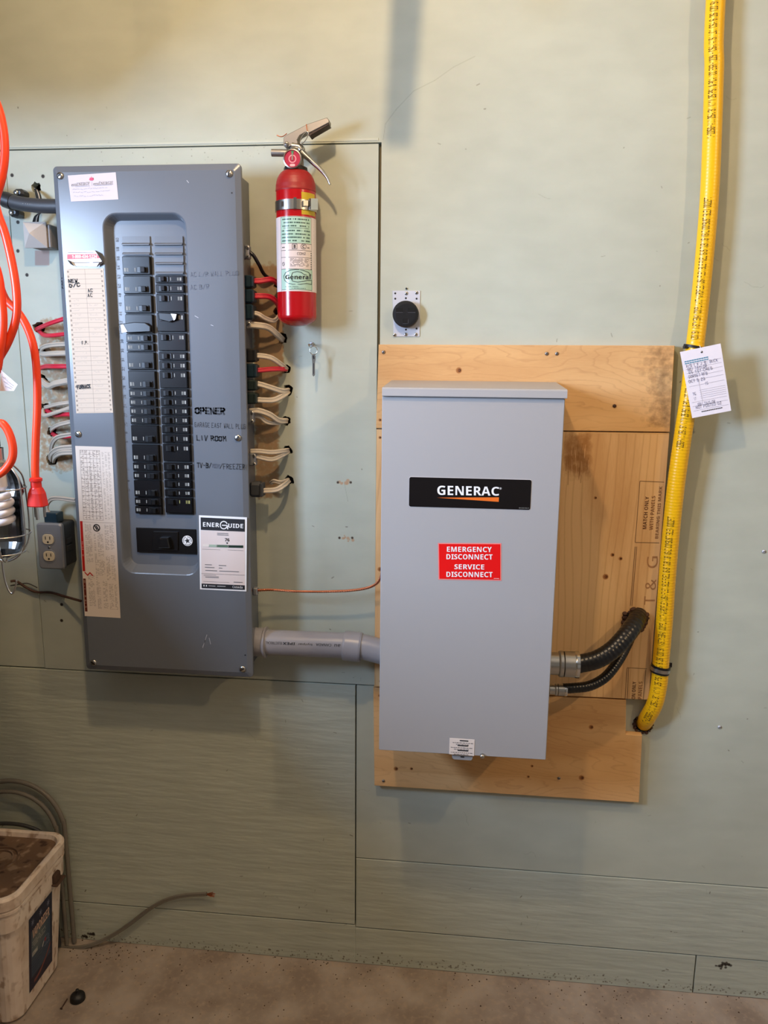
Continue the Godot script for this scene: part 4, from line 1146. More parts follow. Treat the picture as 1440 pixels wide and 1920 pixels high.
	for wd in [["General", 536.5, 581, 515, 523.5, 700], ["B", 551, 554.6, 459, 465, 700], ["C", 566.5, 570.5, 459.5, 465, 700], ["COH2", 557, 572, 473, 478, 400]]:
		word(lab, wd[0], func(q): return wrap.call(lerpf(wd[1], wd[2], q.x + 0.5), lerpf(wd[3], wd[4], 0.5 - q.y), 0.0009), Vector3(0.2, 0, 1).normalized(), M.ink, wd[5])
	# bracket: steel strap with a buckle, and its back plate on the wall
	var bt = thing("wall_bracket", "steel strap bracket with buckle clamped round red extinguisher", "bracket", Vector3(cx, P(556, 383, zc).y, 0.003))
	st = begin()
	box(st, Vector3(cx - 0.016, P(556, 440, zc).y, 0.0006), Vector3(cx + 0.016, P(556, 350, zc).y, 0.0035), 0.0008); part("back_plate", st, M.zinc, bt)
	st = begin()
	var y1 = wrap.call(540, 373, 0).y; var y0 = wrap.call(540, 392, 0).y
	for i in 40:
		var a0 = TAU * i / 40; var a1 = TAU * (i + 1) / 40
		var loopv = []
		for a in [a0, a1]:
			var d = Vector3(sin(a), 0, cos(a))
			loopv.append([Vector3(cx, 0, zc) + d * (R + 0.0004), Vector3(cx, 0, zc) + d * (R + 0.0018), d])
		var Y0 = Vector3(0, y0, 0); var Y1 = Vector3(0, y1, 0)
		tri(st, loopv[0][1] + Y1, loopv[1][1] + Y1, loopv[1][1] + Y0, loopv[0][2], loopv[1][2], loopv[1][2]); tri(st, loopv[0][1] + Y1, loopv[1][1] + Y0, loopv[0][1] + Y0, loopv[0][2], loopv[1][2], loopv[0][2])
		for s in [[Y1, Vector3.UP], [Y0, Vector3.DOWN]]: quad(st, loopv[0][0] + s[0], loopv[1][0] + s[0], loopv[1][1] + s[0], loopv[0][1] + s[0], s[1])
	part("strap", st, M.steel, bt)
	st = begin()
	var bk = func(st, pxs, l0, l1):      # small plate lying on the strap between pixel columns
		var c0 = wrap.call(pxs[0], pxs[1], l0); var c1 = wrap.call(pxs[2], pxs[1], l0)
		var c2 = wrap.call(pxs[2], pxs[3], l0); var c3 = wrap.call(pxs[0], pxs[3], l0)
		var n = Vector3((c0.x + c1.x) / 2 - cx, 0, (c0.z + c1.z) / 2 - zc).normalized() * l1
		var A = [c3, c2, c1, c0]; var B = [c3 + n, c2 + n, c1 + n, c0 + n]
		loft(st, [A, B], true, true)
	bk.call(st, [551, 371, 556, 391], 0.0018, 0.003); part("strap_fold", st, M.chrome, bt)
	st = begin(); bk.call(st, [530, 378, 534, 388], 0.0016, 0.0008); part("strap_slot", st, M.chrome, bt)
	st = begin(); bk.call(st, [566, 377, 574, 387], 0.0018, 0.005); part("buckle_tongue", st, M.steel, bt)
	st = begin(); bk.call(st, [576, 373, 588, 394], 0.003, 0.006); part("buckle", st, M.chrome, bt)
	# key ring hanging from a screw hook below
	var k0 = P(584.5, 646, 0.002)
	var kt = thing("key_hook", "small steel screw hook with hanging key below fire extinguisher", "hook", k0)
	st = begin(); tube(st, smooth([Vector3(k0.x, k0.y, 0), k0 + Vector3(0, 0, 0.022), k0 + Vector3(0.001, -0.004, 0.03), k0 + Vector3(0.001, -0.001, 0.036)], 6), 0.0016, 8); part("hook", st, M.steel, kt)
	screw(kt, P(584, 645, 0.001), 0.0042, M.zinc, 0.5, "hook_base")
	var ky = thing("key", "small silver key hanging from hook below the extinguisher", "key", P(588, 705, 0.03))
	st = begin(); var rg = []
	for i in 17: rg.append(P(588 + cos(TAU * i / 16) * 7, 657 + sin(TAU * i / 16) * 8, 0.03))
	tube(st, rg, 0.0009, 6); part("key_ring", st, M.chrome, ky)
	st = begin(); prism(st, pxpoly([584.5, 668, 587, 664, 589.5, 664, 592, 668, 591.5, 676, 590.5, 680, 590.5, 703, 588, 706, 585.8, 703, 585.8, 680], 0.03), 0.029, 0.0305, 0.0003); part("key_blade", st, M.steel, ky)
	st = begin(); lineP(st, 588, 681, 588, 701, 0.0012, 0.0307); lineP(st, 587.5, 667, 588.5, 673, 0.003, 0.0307); part("key_groove", st, M.black, ky)

# ---------------------------------------------------------------- yellow gas hose, tag, ties
func build_hose():
	var z = 0.021; var r = 0.0168
	var pts = []
	for q in [[1344, -160, z], [1342, 0, z], [1339, 130, z], [1335, 260, z], [1330, 370, z], [1321, 480, z], [1311, 580, z], [1303, 650, 0.03], [1294, 730, 0.034], [1283, 800, 0.034], [1270, 890, 0.03], [1260, 980, 0.026], [1252, 1070, 0.026], [1246, 1160, 0.026], [1240, 1230, 0.026], [1236, 1280, 0.026], [1228, 1318, 0.024], [1214, 1345, 0.012], [1207, 1356, -0.012]]:
		pts.append(P(q[0], q[1], q[2]))
	pts[0].y = 2.6
	var sp = smooth(pts, 60)
	var fr = frames(sp)
	var t = thing("gas_hose", "yellow corrugated gas tubing with black print running down wall", "pipe", pts[-1])
	var st = begin()
	tube(st, sp, r, 28, 1.0, func(l): return 1.0 + 0.008 * sin(l * TAU / 0.0062) * (0.4 + 0.6 * smoothstep(0.9, 1.2, l)))
	part("tubing", st, M.hose, t)
	# printing along the hose
	var at = func(s, phi, lift):
		var i = 0; var j = fr.size() - 1
		while j - i > 1:
			var m = (i + j) / 2
			if fr[m][3] < s: i = m
			else: j = m
		var f = fr[i]; var g = fr[j]
		var k = clampf((s - f[3]) / maxf(g[3] - f[3], 1e-6), 0, 1)
		var pos = f[0].lerp(g[0], k)
		return pos + f[1] * sin(phi) * (r + lift) + f[2] * cos(phi) * (r + lift)
	var near = func(px, py):
		var b = 0; var bd = 1e9
		for i in fr.size():
			var d = (fr[i][0] - P(px, py, fr[i][0].z)).length()
			if d < bd: bd = d; b = i
		return fr[b][3]
	var rows = [["1-225G-AIX 25A/31 (1\") 25 PSI & PCA ICC ESR-1229 - CSA/ANSI LC1 CSA 6.26 (2019)", 1333, 262, 1343, -4, 0.0118], ["(2019) (ASTM E84) COMPLIANT-WARDFLEX USA FLEXIBLE FUEL GAS TUBING (GAZ COMBUSTIBLE) 0022FT", 1300, 640, 1330, 358, 0.0118], ["1-225G-AIX 25A/31 (1\") 25 PSI & PCA ICC ESR-1229", 1275, 842, 1296, 706, 0.0118], ["CSA 6.26 (2019) (ASTM E84) COMPLIANT-WARDFLEX USA FLEXIBLE FUEL GAS TUBING (GAZ COMBUSTIBLE) 0022FT", 1238, 1250, 1263, 950, 0.0118], ["1-225G-AIX 25A/31 (1\") 25 PSI", 1214, 1345, 1238, 1255, 0.0118]]
	for w in rows:
		var s0 = near.call(w[1], w[2]); var s1 = near.call(w[3], w[4])
		var probe = begin()
		var L = strokes(probe, w[0], w[5], 0.0008, func(q): return Vector3.ZERO)
		var k = (s0 - s1) / L
		st = begin()
		strokes(st, w[0], w[5], 0.00105 / maxf(k, 0.45) * 0.62, func(q): return at.call(s0 - q.x * k, 0.08 + q.y / r, 0.0009), 0.3)
		part("lettering", st, M.hose_ink, t)
	# clamp strap with rubber lining near the bottom, black tie higher up
	var c = P(1238, 1254, 0.026)
	var ct = thing("pipe_clamp", "small steel clamp with black rubber lining round yellow tubing", "clamp", c)
	st = begin(); tube(st, [c + Vector3(-0.001, -0.008, 0), c + Vector3(0.001, 0.008, 0)], r + 0.0028, 24); part("rubber_lining", st, M.rubber, ct)
	st = begin(); tube(st, [c + Vector3(-0.0004, -0.0036, 0), c + Vector3(0.0004, 0.0036, 0)], r + 0.0038, 24); part("clamp_band", st, M.steel, ct)
	st = begin(); box(st, Vector3(c.x + 0.012, c.y - 0.005, 0.0006), Vector3(c.x + 0.03, c.y + 0.005, 0.003), 0.0005); part("clamp_foot", st, M.rubber, ct)
	c = P(1300, 651, 0.03)
	var tt = thing("cable_tie", "black cable tie round yellow tubing above white paper tag", "cable tie", c)
	st = begin(); tube(st, [c + Vector3(-0.0005, -0.0025, 0), c + Vector3(0.0005, 0.0025, 0)], r + 0.0018, 24)
	part("tie_band", st, M.black, tt)
	st = begin(); box(st, c + Vector3(-0.021, -0.003, 0.004), c + Vector3(-0.013, 0.003, 0.012), 0.0008); part("tie_head", st, M.black, tt)
	# paper tag
	var zg = 0.062
	var C = [P(1275, 660, zg), P(1351, 644, zg), P(1371, 770, zg), P(1298, 784, zg)]
	var g = thing("paper_tag", "white paper inspection tag with handwriting hung on yellow tubing", "tag", C[3])
	st = begin(); prism(st, [Vector2(C[0].x, C[0].y), Vector2(C[3].x, C[3].y), Vector2(C[2].x, C[2].y), Vector2(C[1].x, C[1].y)], zg - 0.0004, zg); part("tag_card", st, mat(rgb(234, 232, 244), 0.6), g)
	st = begin(); tube(st, smooth([P(1315, 660, zg + 0.001), P(1314, 654, zg - 0.004), P(1312, 648, 0.05)], 5), 0.0006, 6); part("tag_string", st, M.white, g)
	st = begin(); lathe(st, [Vector2(0.002, 0.0005), Vector2(0, 0.0005)], along(P(1315.5, 660, zg), Vector3(0, 0, 1)), 12); part("tag_hole", st, M.black, g)
	var place = func(u, v): return C[0].lerp(C[1], u).lerp(C[3].lerp(C[2], u), v) + Vector3(0, 0, 0.0006)
	var tl = func(st, u0, v0, u1, v1, w):
		var a = place.call(u0, v0); var b = place.call(u1, v1); var d = (b - a).normalized(); var e = Vector3(-d.y, d.x, 0) * w * 0.5
		sheet(st, [a + e, b + e, b - e, a - e])
	st = begin()
	for v in [0.155, 0.185]:
		var u = 0.06
		while u < 0.62: tl.call(st, u, v, u + 0.05, v, 0.0018); u += 0.06
	part("heading_print", st, mat(rgb(70, 140, 170), 0.6), g)
	st = begin()
	for v in [0.21, 0.27, 0.33, 0.39, 0.45, 0.53, 0.61, 0.64, 0.67, 0.7, 0.73, 0.77, 0.83, 0.9]: tl.call(st, 0.3 if v > 0.6 and v < 0.76 else 0.06, v, 0.95, v, 0.0004)
	tl.call(st, 0.32, 0.47, 0.33, 0.8, 0.0004)
	part("ruled_lines", st, mat(rgb(160, 160, 176), 0.6), g)
	st = begin()
	for v in [0.93]:
		var u = 0.26
		while u < 0.78: tl.call(st, u, v, u + 0.035, v, 0.0016); u += 0.045
	part("footer_print", st, M.ink, g)
	st = begin()
	for rw in [["A/G 1 X J.B. BUCK", 0.08, 0.245, 0.8], ["GBI TAYLOR", 0.1, 0.295, 0.5], ["65 1ST CRES", 0.12, 0.345, 0.6], ["DORSET RFB", 0.1, 0.405, 0.48], ["OCT 5 23", 0.08, 0.475, 0.42], ["15", 0.47, 0.55, 0.08], ["75", 0.12, 0.67, 0.09], ["17", 0.13, 0.745, 0.06], ["GBI TAYLOR", 0.2, 0.835, 0.45], ["NOT POSTED G2", 0.14, 0.875, 0.66]]:
		var probe = begin(); var L = strokes(probe, rw[0], 1.0, 0.1, func(q): return Vector3.ZERO)
		strokes(st, rw[0], 1.0, 0.1, func(q): return place.call(rw[1] + q.x / L * rw[3], rw[2] - q.y * 0.04), 0.35, 0.5)
	part("handwriting", st, M.blue_ink, g)

# ---------------------------------------------------------------- conduits
func build_conduits():
	# black flexible conduits leaving the grey box
	var hz = P(1194, 1150, 0.012)
	var t = thing("flexible_conduit", "thick black flexible conduit curving from grey box into board hole", "conduit", P(1035, 1246, 0.1))
	var pts = []
	for q in [[1076, 1246, 0.1], [1090, 1244, 0.1], [1120, 1236, 0.098], [1148, 1219, 0.09], [1172, 1194, 0.074], [1188, 1172, 0.05], [1196, 1156, 0.02], [1199, 1148, -0.01]]: pts.append(P(q[0], q[1], q[2]))
	var st = begin(); tube(st, smooth(pts, 30), 0.0185, 24, 1.0, func(l): return 1.0 + 0.011 * sin(l * TAU / 0.0085)); part("conduit_sleeve", st, M.rubber, t)
	var fit = func(tt, x0, x1, py, z, r):
		var a = P(x0, py, z); var b = P(x1, py, z); var L = b.x - a.x
		var X = along(Vector3(a.x, (a.y + b.y) / 2, z), Vector3(1, 0, 0))
		var s2 = begin(); lathe(s2, [Vector2(r * 0.86, 0), Vector2(r * 0.86, L * 0.3), Vector2(r * 0.95, L * 0.32), Vector2(r, L * 0.36), Vector2(r, L * 0.46)], X, 24); part("connector_body", s2, M.steel, tt)
		s2 = begin(); lathe(s2, [Vector2(r * 0.9, L * 0.46), Vector2(r * 1.04, L * 0.5), Vector2(r * 1.04, L * 0.85), Vector2(r * 0.98, L * 0.88)], X, 8); part("hex_nut", s2, M.steel, tt)
		s2 = begin(); lathe(s2, [Vector2(r * 0.98, L * 0.84), Vector2(r * 1.02, L * 0.9), Vector2(r * 1.02, L), Vector2(r * 0.7, L)], X, 24); part("end_ring", s2, M.chrome, tt)
	fit.call(t, 1030, 1085, 1245, 0.1, 0.0268)
	var t2 = thing("flexible_conduit", "thin black flexible conduit below the thick one at grey box", "conduit", P(1035, 1290, 0.095))
	pts = []
	for q in [[1056, 1291, 0.095], [1075, 1290, 0.095], [1105, 1286, 0.09], [1132, 1272, 0.08], [1152, 1250, 0.066], [1170, 1220, 0.045], [1186, 1185, 0.02], [1190, 1172, -0.008]]: pts.append(P(q[0], q[1], q[2]))
	st = begin(); tube(st, smooth(pts, 30), 0.0105, 18, 1.0, func(l): return 1.0 + 0.013 * sin(l * TAU / 0.006)); part("conduit_sleeve", st, M.rubber, t2)
	fit.call(t2, 1030, 1063, 1293, 0.095, 0.0125)
	# brown sealing putty around both in the hole
	var sp = P(1190, 1163, 0.018)
	var s = thing("sealing_putty", "dark brown lump of sealing putty in the board hole", "putty", sp)
	st = begin()
	for k in 16:
		var a = TAU * k / 16 + 0.2; var rr_ = 0.023 + rng.randf_range(-0.003, 0.003)
		var c = Vector3(sp.x + cos(a) * rr_, sp.y + sin(a) * rr_, 0.0175 + rng.randf_range(-0.002, 0.003)); var q = rng.randf_range(0.005, 0.0085)
		lathe(st, [Vector2(0, -q * 0.8), Vector2(q * 0.7, -q * 0.4), Vector2(q, 0), Vector2(q * 0.75, q * 0.5), Vector2(0, q * 0.75)], Transform3D(Basis(Vector3(rng.randf(), rng.randf(), rng.randf()).normalized(), rng.randf() * 3), c), 8)
	part("putty_lumps", st, M.brown, s)
	sp = P(1206, 1358, 0.0)
	s = thing("sealing_putty", "dark brown putty ring where yellow tubing enters the wall", "putty", sp)
	st = begin()
	for k in 16:
		var a = TAU * k / 16; var c = Vector3(sp.x + cos(a) * 0.0195, sp.y + sin(a) * 0.0195, 0.001); var q = rng.randf_range(0.003, 0.0048)
		lathe(st, [Vector2(0, -q), Vector2(q, 0), Vector2(0, q)], Transform3D(Basis(Vector3(rng.randf(), rng.randf(), rng.randf()).normalized(), rng.randf() * 3), c), 7)
	part("putty_ring", st, M.brown, s)
	# grey plastic conduit between panel and box
	var z = 0.048
	var g = thing("plastic_conduit", "grey plastic conduit with upside-down print joining panel and box", "conduit", P(560, 1207, z))
	var a = P(470, 1203, z); var b = P(650, 1210, z); var c = P(686, 1214, z); var d = P(722, 1222, z)
	st = begin(); tube(st, [a, P(670, 1211, z)], 0.0275, 36); part("pipe", st, M.pvc, g)
	st = begin(); lathe(st, [Vector2(0.031, 0), Vector2(0.031, 0.03), Vector2(0.0335, 0.032), Vector2(0.0335, 0.036), Vector2(0.0275, 0.037)], along(a, b - a), 36); part("terminal_adapter", st, M.pvc, g)
	st = begin(); lathe(st, [Vector2(0.0275, -0.001), Vector2(0.0312, 0), Vector2(0.0318, 0.004), Vector2(0.0318, 0.034), Vector2(0.0305, 0.038), Vector2(0.0265, 0.038)], along(P(645, 1210, z), c - b), 36); part("coupling", st, M.pvc, g)
	st = begin(); tube(st, smooth([P(676, 1212, z), P(690, 1215, z), P(722, 1224, z)], 8), 0.0268, 36); part("elbow", st, M.pvc, g)
	var ax = (b - a).normalized()
	for wd in [["ELECTRICAL", 498, 528, 400], ["IPEX", 530, 553, 700], ["by/par", 558, 585, 400], ["CANADA", 592, 621, 400], ["au", 627, 638, 400]]:
		var p0 = P(wd[1], 1199 + (wd[1] - 498) * 0.045, z + 0.027); var p1 = P(wd[2], 1199 + (wd[2] - 498) * 0.045, z + 0.027)
		word(g, wd[0], func(q): return place_on_pipe(p0.lerp(p1, 0.5 - q.x), a, ax, 0.0275, 0.33 + q.y * -0.19), Vector3(0, 0.3, 0.95), M.ink, wd[3])
	# bare copper ground wire
	var cw = thing("copper_wire", "bare twisted copper ground wire between panel and grey box", "wire", P(600, 1108, 0.04))
	pts = []
	for q in [[470, 1108, 0.05], [484, 1107, 0.05], [510, 1106, 0.048], [560, 1109, 0.045], [620, 1109, 0.045], [660, 1107, 0.045], [690, 1102, 0.046], [706, 1094, 0.05], [713, 1084, 0.055], [716, 1074, 0.06]]: pts.append(P(q[0], q[1], q[2]))
	for k in 3:
		st = begin()
		var base = smooth(pts, 14); var f = frames(base); var sp2 = []
		for e in f: sp2.append(e[0] + e[1] * cos(e[3] * 420 + k * TAU / 3) * 0.0014 + e[2] * sin(e[3] * 420 + k * TAU / 3) * 0.0014)
		tube(st, sp2, 0.0017, 7); part("strand", st, M.copper, cw)
	st = begin(); var cl = P(481, 1108, 0.05); box(st, cl + Vector3(-0.008, -0.009, -0.008), cl + Vector3(0.003, 0.008, 0.006), 0.002); part("ground_clamp", st, M.galv, cw)
	# dark conduit coming in from the left with its strap
	var dk = thing("service_conduit", "dark grey plastic conduit entering the panel's upper left side", "conduit", P(60, 384, 0.055))
	pts = []
	for q in [[-60, 352, 0.05], [-20, 362, 0.05], [10, 374, 0.052], [40, 382, 0.055], [75, 386, 0.058], [112, 387, 0.06]]: pts.append(P(q[0], q[1], q[2]))
	st = begin(); tube(st, smooth(pts, 8), 0.0138, 20); part("conduit_pipe", st, M.dark_pvc, dk)
	st = begin()
	var o = P(70, 383.5, 0.073)
	for k in 12: lineP(st, 42 + k * 4.3, 381.5 + k * 0.28, 44.4 + k * 4.3, 381.8 + k * 0.28, 0.0012, 0.0712)
	part("faint_print", st, mat(rgb(108, 108, 110), 0.6), dk)
	var sc = P(16, 378, 0.05)
	var cs = thing("conduit_strap", "dark metal two-hole strap with screws holding dark grey conduit", "strap", sc)
	st = begin(); tube(st, [P(9, 374, 0.052), P(23, 379, 0.053)], 0.0155, 20); part("strap_saddle", st, mat(rgb(74, 76, 78), 0.4, 0.7), cs)
	for s3 in [[33, 361], [24, 398]]:
		st = begin(); var q = P(s3[0], s3[1], 0.03); box(st, Vector3(q.x - 0.011, q.y - 0.008, 0.001), Vector3(q.x + 0.011, q.y + 0.008, 0.03), 0.005); part("strap_ear", st, mat(rgb(74, 76, 78), 0.4, 0.7), cs)
		screw(cs, P(s3[0] - 3, s3[1], 0.0305), 0.005, M.steel, 0.8, "strap_screw")
func place_on_pipe(p, a, ax, r, turn):
	var c = a + ax * (p - a).dot(ax)
	return c + (Vector3(0, sin(turn), cos(turn))) * (r + 0.0006)

# ---------------------------------------------------------------- receptacles
func build_receptacles():
	# round black high-amperage outlet
	var p = P(762, 588, 0.0)
	var t = thing("range_outlet", "round black three-slot outlet on a square galvanised plate", "outlet", p)
	var st = begin()
	prism(st, pxpoly([736, 545, 788, 545, 787, 631, 738, 631], 0.0015), 0.0006, 0.0018, 0.0004); part("mounting_plate", st, M.zinc, t)
	st = begin(); var c = P(760.5, 589, 0.016)
	lathe(st, [Vector2(0.0262, -0.015), Vector2(0.0262, 0.001), Vector2(0.0245, 0.003), Vector2(0.02, 0.0034), Vector2(0, 0.0034)], along(c, Vector3(0, 0, 1)), 36); var f = part("outlet_face", st, mat(rgb(22, 22, 24), 0.35), t)
	var z = c.z + 0.0038
	st = begin(); prism(st, pxpoly([742.5, 577.5, 755.5, 577.5, 755.5, 585, 742.5, 585], z), z - 0.0003, z); prism(st, pxpoly([764.5, 577.5, 778.5, 577.5, 778.5, 585, 764.5, 585], z), z - 0.0003, z)
	prism(st, pxpoly([755, 600, 756, 597, 764, 597, 765, 600, 764.5, 606.5, 755.5, 606.5], z), z - 0.0003, z); part("slot", st, mat(rgb(4, 4, 4), 0.9), f)
	st = begin(); lineP(st, 742.5, 585.8, 755.5, 585.8, 0.0008, z); lineP(st, 764.5, 585.8, 779, 585.8, 0.0008, z); lineP(st, 755, 606.8, 765, 606.8, 0.0006, z); lineP(st, 765.4, 599, 765.4, 606, 0.0008, z); part("slot_rim", st, mat(rgb(74, 74, 80), 0.4), f)
	for s in [[762, 550, 1], [761, 627, 1], [741, 550, 0], [781, 549, 1], [741, 560, 0], [761, 559, 0], [781, 560, 0], [761, 618, 0], [781, 616, 0], [780, 627, 1], [740, 628, 1], [762, 541, 0]]:
		screw(t, P(s[0], s[1], 0.0018), 0.0034 if s[2] == 1 else 0.0019, M.steel if s[2] == 1 else M.black, rng.randf() * 3, "plate_screw" if s[2] == 1 else "plate_hole")
	# surface-mounted duplex outlet
	var zf = 0.058
	var q = pxpoly([67, 982, 114, 981, 121, 1066, 73, 1069], zf)
	var x0 = (q[0].x + q[3].x) / 2; var x1 = (q[1].x + q[2].x) / 2; var y1 = (q[0].y + q[1].y) / 2; var y0 = (q[2].y + q[3].y) / 2
	var d = thing("duplex_outlet", "metal surface box with two beige sockets beside the panel", "outlet", Vector3((x0 + x1) / 2, y0, 0.0))
	st = begin(); loft(st, [at_z(rr(x0 + 0.003, y0 + 0.003, x1 - 0.001, y1 - 0.002, 0.006, 4), 0.0006), at_z(rr(x0 + 0.003, y0 + 0.003, x1 - 0.001, y1 - 0.002, 0.006, 4), zf - 0.008)], true, true); part("outlet_box", st, M.box_grey, d)
	st = begin(); loft(st, [at_z(rr(x0, y0, x1, y1, 0.007, 5), zf - 0.01), at_z(rr(x0, y0, x1, y1, 0.007, 5), zf - 0.003), at_z(rr(x0 + 0.003, y0 + 0.003, x1 - 0.003, y1 - 0.003, 0.006, 5), zf)], true, true); part("cover_plate", st, M.galv, d)
	for k in 2:
		var cp = P(90.5 + k * 2.0, 1011 + k * 31.5, zf)
		st = begin(); lathe(st, [Vector2(0.0155, 0), Vector2(0.0155, 0.001), Vector2(0.0135, 0.0012), Vector2(0.0135, 0.0)], along(cp, Vector3(0, 0, 1)), 24); part("socket_rim", st, M.galv, d)
		var oc = rr(cp.x - 0.0128, cp.y - 0.0112, cp.x + 0.0128, cp.y + 0.0112, 0.0085, 5)
		st = begin(); prism(st, oc, zf - 0.002, zf + 0.0025, 0.0008); var so = part("socket", st, M.beige, d)
		st = begin()
		for s in [-1, 1]: prism(st, [Vector2(cp.x + s * 0.005 - 0.0009, cp.y - 0.0005), Vector2(cp.x + s * 0.005 + 0.0009, cp.y - 0.0005), Vector2(cp.x + s * 0.005 + 0.0009, cp.y + 0.0065), Vector2(cp.x + s * 0.005 - 0.0009, cp.y + 0.0065)], zf + 0.0025, zf + 0.0028)
		prism(st, blob(Vector2(cp.x, cp.y - 0.006), 0.0022, 12, 0.0), zf + 0.0025, zf + 0.0028); part("slot", st, mat(rgb(10, 8, 8), 0.9), so)
	screw(d, P(92.5, 1026.5, zf), 0.0028, M.steel, 0.9, "center_screw")
	st = begin(); var kn = [x1 - 0.0008, (y0 + y1) / 2]
	for s in [-0.008, 0.008]: box(st, Vector3(x1 - 0.001, kn[1] + s - 0.006, 0.018), Vector3(x1 + 0.0008, kn[1] + s + 0.006, 0.04), 0.0006)
	part("side_knockout", st, M.box_grey, d)
	st = begin(); var cb = P(101, 971, 0.035); box(st, Vector3(P(88, 971, 0.035).x, y1 - 0.002, 0.02), Vector3(P(113, 971, 0.035).x, P(100, 960, 0.035).y, 0.048), 0.002); part("cable_connector", st, M.teal, d)
	# beige square box with pyramid cover
	zf = 0.05
	var b = pxpoly([37, 414, 80, 414, 82, 462, 40, 464], zf)
	x0 = (b[0].x + b[3].x) / 2; x1 = (b[1].x + b[2].x) / 2; y1 = (b[0].y + b[1].y) / 2; y0 = (b[2].y + b[3].y) / 2
	var s4 = thing("square_chime_box", "small beige square box with pyramid-shaped cover below dark conduit", "box", Vector3((x0 + x1) / 2, y0, 0.0))
	st = begin(); box(st, Vector3(x0 + 0.012, y0 - 0.0, 0.0006), Vector3(x1 + 0.007, y1 - 0.004, 0.034), 0.002); part("box_base", st, mat(rgb(120, 112, 104), 0.5), s4)
	st = begin(); loft(st, [at_z(rr(x0, y0, x1, y1, 0.0015, 2), 0.034), at_z(rr(x0, y0, x1, y1, 0.0015, 2), zf - 0.012)], true, false)
	var apex = Vector3((x0 + x1) / 2, (y0 + y1) / 2, zf + 0.01)
	var cr = [Vector3(x0, y0, zf - 0.012), Vector3(x1, y0, zf - 0.012), Vector3(x1, y1, zf - 0.012), Vector3(x0, y1, zf - 0.012)]
	for k in 4:
		var n = (cr[(k + 1) % 4] - cr[k]).cross(apex - cr[k]).normalized(); tri(st, cr[k], cr[(k + 1) % 4], apex, n, n, n)
	part("pyramid_cover", st, M.stone_plate, s4)

